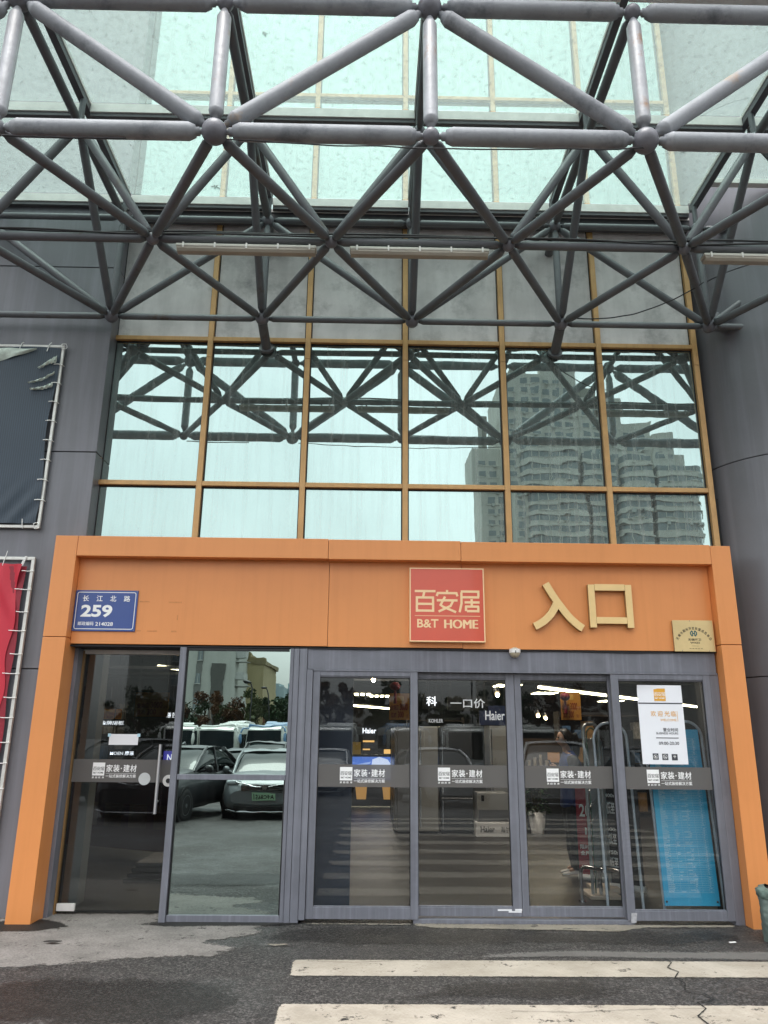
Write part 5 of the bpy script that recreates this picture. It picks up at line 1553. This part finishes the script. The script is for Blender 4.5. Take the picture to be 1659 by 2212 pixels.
    if plate:
        pl = part('number_plate', B(-.24, .24, hl+.018, hl+.028, hood-.52, hood-.38), mat('plate_green', '#9fc7a6', .4, var=0), t)
        tm = text_mb(plate, -.21, .21, hood-.495, hood-.405, 0, .002, .02)
        xform(tm, lambda a, b, c: (-a, hl+.0285-b, c))
        part('lettering', tm, m_ink, pl)
    for o in [t]:
        o.location = (x, y, slope(y)); o.rotation_euler = (0, 0, rz)
    return t
p_grey, p_dark, p_white, p_black = paint('paint_grey', '#7a8083'), paint('paint_dark', '#3a4045'), paint('paint_white', '#c9cccd'), paint('paint_black', '#25272a')
car('grey sedan with green number plate facing the shop, behind the photographer', -2.28, -3.75, R(-3), 4.7, 1.82, 1.38, .93, p_grey, plate='A·FC8651')
car('dark sport utility car parked slantwise left of the grey sedan', -6.9, -6.6, R(28), 4.6, 1.88, 1.64, 1.05, p_dark, True)
car('black car parked standing close left of the grey sedan', -4.25, -2.4, R(10), 4.7, 1.86, 1.45, .98, p_black)
car('dark sedan parked behind the slanted sport utility car', -3.7, -9.8, R(188), 4.8, 1.84, 1.44, .98, p_dark)
car('black sport utility car in the second row', -3.9, -15.5, R(5), 4.7, 1.9, 1.70, 1.06, p_black, True)
car('white sedan in the second row behind the grey sedan', -1.5, -12.5, R(2), 4.7, 1.84, 1.45, .98, p_white)
car('white car parked behind the crosswalk, right of centre', 1.9, -7.5, R(-14), 4.6, 1.84, 1.47, .98, p_white)
car('white sport utility car at the right of the car park', 5.0, -6.0, R(12), 4.7, 1.88, 1.66, 1.05, p_white, True)
car('grey car at the far right of the car park', 8.4, -8.0, R(-6), 4.7, 1.86, 1.46, .98, p_grey)

m_busg = mat('bus_glass', '#1a2326', .18, var=.3, scale=.8, spec=.15)
def bus(label, x, y, rz, bcol, rcol):
    t = thing('coach', label, 'bus', (0, 0, 0), 'coaches parked in a row')
    hw, L, H = 1.25, 11.0, 3.15
    def ring(yy, k, zb, zt, rr=.18):
        pts = []
        for cx, cz, a0 in ((hw*k-rr, zb+.1, -90), (hw*k-rr, zt-rr, 0), (-hw*k+rr, zt-rr, 90), (-hw*k+rr, zb+.1, 180)):
            r_ = .1 if cz < 1 else rr
            for q in range(5):
                a = R(a0+q*22.5); pts.append((cx+r_*math.cos(a)+(rr-r_)*(1 if cx > 0 else -1), yy, cz+r_*math.sin(a)))
        return pts
    part('body', MB().rings([ring(-L/2, .96, .35, H-.1), ring(-L/2+.15, 1, .30, H), ring(L/2-.7, 1, .30, H), ring(L/2-.25, .99, .30, H-.04), ring(L/2, .93, .38, H-.28)]), bcol, t)
    part('roof', MB().rings([ring(-L/2+.1, .97, H-.25, H+.03, .12), ring(L/2-.45, .97, H-.25, H+.03, .12), ring(L/2-.18, .93, H-.25, H-.03, .1)]), rcol, t)
    ws = MB(); n = 12  # the windscreen stands just proud of the front
    rows_ = []
    for z, dy in ((1.05, .0), (1.6, .0), (2.2, .0), (2.78, .0)):
        rows_.append([(hw*.93*math.sin(R(-76+152*k/n)), L/2+.05+dy-.035*(1-math.cos(R(-76+152*k/n))), z) for k in range(n+1)])
    ws.rings(rows_, closed=False, cap=False)
    part('windscreen', ws, m_busg, t)
    for s_ in (-1, 1):
        for k in range(6):
            y0 = L/2-1.2-k*1.5
            part('side_window', B(s_*hw-.012, s_*hw+.012, y0-1.42, y0, 1.55, 2.55), m_busg, t)
        part('headlight', MB().ball((s_*.95, L/2-.03, .75), .16, 14, 8, (1.4, .6, .7)), m_lampc, t)
        part('mirror', join(MB().tube([(s_*1.1, L/2-.2, 2.95), (s_*1.35, L/2+.25, 2.95), (s_*1.5, L/2+.3, 2.7)], .06, 8), MB().ball((s_*1.5, L/2+.3, 2.25), .2, 14, 10, (.6, .6, 1.9))), rcol, t)
        for yy in (L/2-2.4, -L/2+2.6):
            wh = part('wheel', MB().cyl((s_*(hw-.28), yy, .48), (s_*(hw+.01), yy, .48), .48, 26), m_tyre, t)
            part('rim', MB().cyl((s_*(hw+.012), yy, .48), (s_*(hw+.02), yy, .48), .28, 20), m_rim, wh)
    part('roof_unit', MB().rings([ring(-1.9, .75, H, H+.08, .05), ring(-1.6, .8, H, H+.24, .1), ring(1.2, .8, H, H+.24, .1), ring(1.8, .72, H, H+.06, .05)]), rcol, t)
    part('bumper', B(-1.15, 1.15, L/2-.05, L/2+.05, .36, .62), m_black, t, .04)
    part('wiper', join(MB().cyl((-.5, L/2+.07, 1.1), (.1, L/2+.04, 1.9), .015, 6), MB().cyl((.5, L/2+.07, 1.1), (1.0, L/2-.1, 1.8), .015, 6)), m_black, t)
    t.location = (x, y, slope(y)); t.rotation_euler = (0, 0, rz)
p_cream = mat('coach_white', '#d7dad4', .3, var=.03, coat=.6)
p_blue = mat('coach_blue', '#5d87ad', .3, var=.03, coat=.6)
for x, y, a, c, r_, lab in ((-9.7, -43.0, 4, p_cream, p_cream, 'white coach facing the shop, left of the blue roofed coach'), (-6.3, -42.5, 6, p_cream, p_blue, 'white coach with pale blue roof edge facing the shop'),
                            (-14.2, -44.5, -14, p_cream, p_cream, 'white coach turned slightly, left end of the coach row'), (-2.0, -43.0, 3, p_cream, p_cream, 'white coach right of the blue roofed coach'),
                            (2.2, -43.0, -3, p_cream, p_blue, 'white coach with blue roof edge, right part of the row'), (6.6, -43.0, 2, p_cream, p_cream, 'white coach near the right end of the row'), (11.0, -43.0, -2, p_cream, p_cream, 'white coach at the right end of the row')):
    bus(lab, x, y, R(a), c, r_)

def tree(label, x, y, h, rad, lm, seed):
    rn = random.Random(seed); z0 = -.8
    t = thing('tree', label, 'tree', (x, y, z0), 'trees beyond the coaches')
    tb = MB().tube([(x, y, z0), (x+.05, y, z0+h*.3), (x-.05, y+.1, z0+h*.65)], [.22, .17, .07], 10)
    for k in range(6):
        a = k*1.05; zz = z0+h*(.28+.05*k)
        tb.tube([(x, y, zz), (x+rad*.4*math.cos(a), y+rad*.4*math.sin(a), zz+h*.16), (x+rad*.75*math.cos(a), y+rad*.75*math.sin(a), zz+h*.24)], [.09, .06, .02], 6)
    part('trunk', tb, mat('bark', '#4b4038', .9, var=.2), t)
    cl = []
    for k in range(46):
        a = rn.uniform(0, 6.28); rr = rad*math.sqrt(rn.random())*.85
        zz = z0+h*(.18+.76*rn.random()*(1-.35*rr/rad))
        cl.append((x+rr*math.cos(a), y+rr*math.sin(a), zz, rn.uniform(.35, .75)))
    lf = MB()
    for cx, cy, cz, cr in cl:
        for k in range(150):
            d_ = Vector((rn.gauss(0, 1), rn.gauss(0, 1), rn.gauss(0, .8))).normalized()*cr*rn.uniform(.45, 1.1)
            c = Vector((cx, cy, cz))+d_
            u = Vector((rn.gauss(0, 1), rn.gauss(0, 1), rn.gauss(0, 1))).normalized(); v_ = u.orthogonal().normalized()
            s_ = rn.uniform(.10, .2)
            lf.quad(c-u*s_, c-v_*s_*.6, c+u*s_, c+v_*s_*.6)
    part('crown', lf, lm, t)
lm1 = mat('leaf_dark', '#35492f', .55, var=.45, scale=1.6)
lm2 = mat('leaf_rust', '#5f4530', .6, var=.4, scale=1.6)
lm3 = mat('leaf_olive', '#4b5535', .55, var=.4, scale=1.6)
ts = [(-23.0, -64.0, 7.7, 3.9, lm1, 'dark green tree at the far left of the tree row'), (-19.0, -62.2, 7.5, 3.6, lm1, 'dark green tree second from the left of the row'), (-15.2, -62.2, 7.2, 3.5, lm2, 'rust coloured tree left of the olive one'), (-11.8, -62.4, 7.3, 3.4, lm3, 'olive tree before the yellow building'), (-8.2, -62.6, 8.1, 3.6, lm1, 'dark tree right of the olive tree'),
      (-3.8, -62.0, 8.8, 3.5, lm2, 'taller rust tinted tree in the middle of the row'), (1.9, -63.5, 8.6, 3.9, lm1, 'dark tree right of the middle of the row'), (7.5, -62.0, 8.1, 3.9, lm3, 'olive tree at the right of the row'), (13.8, -64.0, 8.6, 4.3, lm1, 'dark green tree near the right end of the row'), (20.0, -63.0, 8.6, 4.3, lm2, 'rust coloured tree at the right end of the row')]
for i, (x, y, h, r_, m_, lab) in enumerate(ts): tree(lab, x, y, h, r_, m_, 40+i)
def lamp_post(label, x, y, h):
    t = thing('street_lamp', label, 'street lamp', (x, y, -.8), 'lamps above the car park')
    part('pole', MB().tube([(x, y, -.8), (x, y, h-.6), (x-.15, y+.1, h-.2), (x-.35, y+.2, h)], .06, 8), mat('lamp_grey', '#3c3e40', .5), t)
    part('lamp_head', MB().ball((x-.45, y+.25, h), .28, 14, 8, (1.3, 1, .5)), m_black, t)
lamp_post('dark street lamp in front of the yellow building', -11.0, -58, 6.4); lamp_post('dark street lamp right of the yellow building', -9.6, -60, 6.0)
lamp_post('street lamp above the right coaches', 8, -46, 6.5)

def windows(parent, x0, x1, nx, z0, z1, nz, y, w_, h_, gm, fm):
    k = 0
    for i in range(nx):
        for j in range(nz):
            cx, cz = x0+(x1-x0)*(i+.5)/nx, z0+(z1-z0)*(j+.5)/nz
            wn = part('window', B(cx-w_/2, cx+w_/2, y, y+.06, cz-h_/2, cz+h_/2), gm, parent)
            part('frame', join(B(cx-w_/2-.06, cx+w_/2+.06, y+.02, y+.12, cz-h_/2-.12, cz-h_/2), B(cx-.03, cx+.03, y+.061, y+.09, cz-h_/2, cz+h_/2)), fm, wn)
m_win = mat('far_window', '#7d888b', .15, var=.2, scale=.3)
m_wf = mat('far_frame', '#b9bcb8', .6)
t = thing('apartment_block', 'tall white apartment block with dark recesses and balconies, reflected in the left pane', 'building', (-22, -90, -1))
m_wb = mat('white_render', '#bfc2bb', .8, var=.08, scale=.2, streak=.25, scol=hx('#8c8f88'), sstretch=(1, 1, .08))
part('wall', B(-31, -17.2, -96, -84.5, -1, 19), m_wb, t)
part('recess', join(B(-25.6, -23.9, -84.6, -84.42, -1, 18.9), B(-22.2, -21.4, -84.6, -84.42, -1, 18.9)), mat('grey_recess', '#7b7d79', .8, var=.1), t)
part('shaded_bay', B(-20.3, -18.6, -84.6, -84.3, -1, 10.3), mat('bay_shade_grey', '#5f605c', .8, var=.1), t)  # the bay's shade is put into this darker grey
windows(t, -25.5, -24, 1, 1, 19, 6, -84.42, 1.3, 1.5, m_win, m_wf)
windows(t, -22.15, -21.45, 1, 1, 19, 6, -84.42, .6, 1.4, m_win, m_wf)
for k in range(5):
    z = 2.4+k*3
    part('balcony', join(B(-17.2, -16.0, -87, -84.8, z, z+.15), B(-16.05, -16.0, -87, -84.8, z+.15, z+.9), B(-17.2, -16.05, -84.85, -84.8, z+.15, z+.9), B(-17.2, -15.7, -87.2, -84.6, z+2.35, z+2.42)), m_wf, t)
t = thing('apartment_block', 'stained yellow apartment block with flat roof, reflected in the left pane', 'building', (-16, -100, -1))
part('wall', B(-19.5, -14.9, -110, -94.5, -1, 12.0), mat('yellow_render', '#b3a680', .85, var=.10, scale=.25, streak=.3, scol=hx('#7e775c'), sstretch=(1, 1, .08)), t)
part('roof_edge', join(B(-19.7, -14.6, -110.2, -94.3, 11.4, 12.0), B(-19.2, -16.9, -100, -95.0, 12.0, 12.9), B(-16.9, -15.0, -98, -94.6, 12.0, 12.35)), mat('stained_edge', '#8d8263', .85, var=.3, scale=.6), t)
windows(t, -18.7, -17.7, 1, 1.5, 10.5, 3, -94.48, .9, 1.5, m_win, m_wf)
part('bay', join(B(-14.9, -13.6, -97, -95, 3.4, 5.0), B(-14.9, -13.9, -97, -95, 1.4, 2.6)), mat('brown_bay', '#7d5744', .8), t)
def far_tower(label, x0, x1, y, h, steps):
    t = thing('apartment_tower', label, 'tower', ((x0+x1)/2, y, -2), 'far towers')
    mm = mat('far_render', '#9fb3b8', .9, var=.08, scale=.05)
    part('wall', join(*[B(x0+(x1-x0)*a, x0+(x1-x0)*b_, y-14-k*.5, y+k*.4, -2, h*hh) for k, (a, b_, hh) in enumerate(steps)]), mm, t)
    ws = MB()
    for k in range(int(h/3.2)):
        for i in range(5):
            cx = x0+(x1-x0)*(i+.5)/5
            ws.box(cx-(x1-x0)*.06, cx+(x1-x0)*.06, y+1.3, y+1.5, 1+k*3.2, 2.5+k*3.2) if 2.5+k*3.2 < h*.82 else None
    part('window_rows', ws, m_win, t)
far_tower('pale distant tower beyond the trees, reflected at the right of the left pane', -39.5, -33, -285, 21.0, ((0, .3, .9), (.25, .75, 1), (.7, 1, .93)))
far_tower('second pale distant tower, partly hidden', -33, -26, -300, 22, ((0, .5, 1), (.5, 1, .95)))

# the high-rise mirrored in the upper right panes
t = thing('high_rise', 'broad stepped residential high-rise with curved balconies, mirrored in the upper panes', 'high-rise', (58, -185, 0))
m_hr = mat('high_rise_render', '#cfccc4', .85, var=.10, scale=.08, streak=.2, scol=hx('#5c5a55'), sstretch=(.6, .6, .05))
m_hr2 = mat('high_rise_dark', '#8a8982', .85, var=.1, scale=.1)
m_ledge = mat('balcony_ledge', '#d3d0c8', .8, var=.06)
YT_ = -174
part('wall', join(B(28.5, 36.2, -196, YT_-8, 0, 79), B(36.2, 46, -200, YT_, 0, 98), B(46.01, 56.2, -200, YT_-1.5, 0, 100), B(56.21, 66.5, -200, YT_-1, 0, 91), B(66.51, 74, -200, YT_-2, 0, 84.5), B(74.01, 79.5, -200, YT_-1, 0, 81), B(79.51, 83, -198, YT_-3, 0, 76)), m_hr, t)
part('roof_room', join(B(38, 43, -190, YT_-3, 98, 101.5), B(58, 62, -190, YT_-4, 91, 95), B(31.5, 33, -190, YT_-9, 79, 89)), m_hr2, t)
def bay_plan(x0, x1, dep, left=True, right=True, grow=0):
    r_ = 3.0; P_ = []
    y0 = YT_-.5
    if left: P_ += [(x0-grow+r_-r_*math.cos(a), y0+(dep+grow)*math.sin(a)) for a in [k*math.pi/16 for k in range(9)]]
    else: P_ += [(x0-grow, y0), (x0-grow, y0+dep+grow)]
    if right: P_ += [(x1+grow-r_+r_*math.sin(a), y0+(dep+grow)*math.cos(a)) for a in [k*math.pi/16 for k in range(9)]]
    else: P_ += [(x1+grow, y0+dep+grow), (x1+grow, y0)]
    return P_
wb_, lg_, fr_ = MB(), MB(), MB()
for x0, x1, dep, ztop, l_, r_ in ((39.6, 54.0, 3.2, 76, True, False), (55.5, 62.5, 2.4, 73, False, False), (64.5, 72, 3.0, 73.5, True, False), (73.2, 86.0, 3.4, 69, False, True)):
    zz = 20.0
    while zz < ztop:
        P0 = bay_plan(x0, x1, dep, l_, r_); P1 = bay_plan(x0, x1, dep, l_, r_, .35)
        part('window_band', MB().rings([[(x, y, zz+1.05) for x, y in P0], [(x, y, zz+2.65) for x, y in P0]], smooth=False), m_win, t)
        lg_.rings([[(x, y, zz) for x, y in P0], [(x, y, zz+1.05) for x, y in P0]], smooth=False)
        lg_.rings([[(x, y, zz-.32) for x, y in P1], [(x, y, zz+.02) for x, y in P1]], smooth=False)
        xx = x0+2.4
        while xx < x1-1:
            fr_.box(xx-.09, xx+.09, YT_-.5+dep+.0, YT_-.5+dep+.12, zz+1.0, zz+2.68); xx += 2.35
        fr_.box(x0+2.5, x1-2.0, YT_-.5+dep+.0, YT_-.5+dep+.14, zz+1.0, zz+1.12)
        zz += 3.0
part('balcony_walls', lg_, m_hr, t); part('window_bars', fr_, m_ledge, t)
lines = MB(); ac = MB(); rn = random.Random(5)
for x0, x1, y, zt in ((36.6, 39.2, YT_+.02, 96), (40.5, 45.5, YT_+.02, 97), (46.6, 55.8, YT_-1.48, 99), (56.8, 66, YT_-.98, 90), (67, 73.6, YT_-1.98, 83), (74.4, 79, YT_-.98, 80), (30, 35.5, YT_-7.98, 78)):
    zz = 22
    while zz < zt-2:
        part('window_band', join(*[B(cx, cx+min(1.9, x1-cx), y, y+.06, zz+.9, zz+2.3) for cx in [x0+.2+k*2.9 for k in range(int((x1-x0)/2.9)+1)] if cx+.8 < x1]), m_win, t)
        lines.box(x0-.2, x1+.2, y, y+.12, zz+.55, zz+.75)
        if rn.random() < .45: 
            cx = rn.uniform(x0+.4, x1-.9); ac.box(cx, cx+.8, y+.13, y+.55, zz+.2, zz+.85)
        zz += 3.0
for k in range(26):
    x = rn.choice([58, 61, 66.8, 70, 76, 81, 84])+rn.uniform(-1, 1); z = 22+3*rn.randint(0, 15)
    ac.box(x, x+.9, YT_+2.9, YT_+3.4, z+.2, z+.95)
part('sill_lines', lines, m_ledge, t); part('air_conditioner', ac, m_wf, t)
part('drain_pipe', MB().cyl((47, YT_+3.0, 0), (47, YT_+3.0, 82), .10, 6), m_ledge, t)

# ------------------------------------------------------------------ tidy: drop helper ids
for o in bpy.data.objects:
    if '_base' in o: del o['_base']
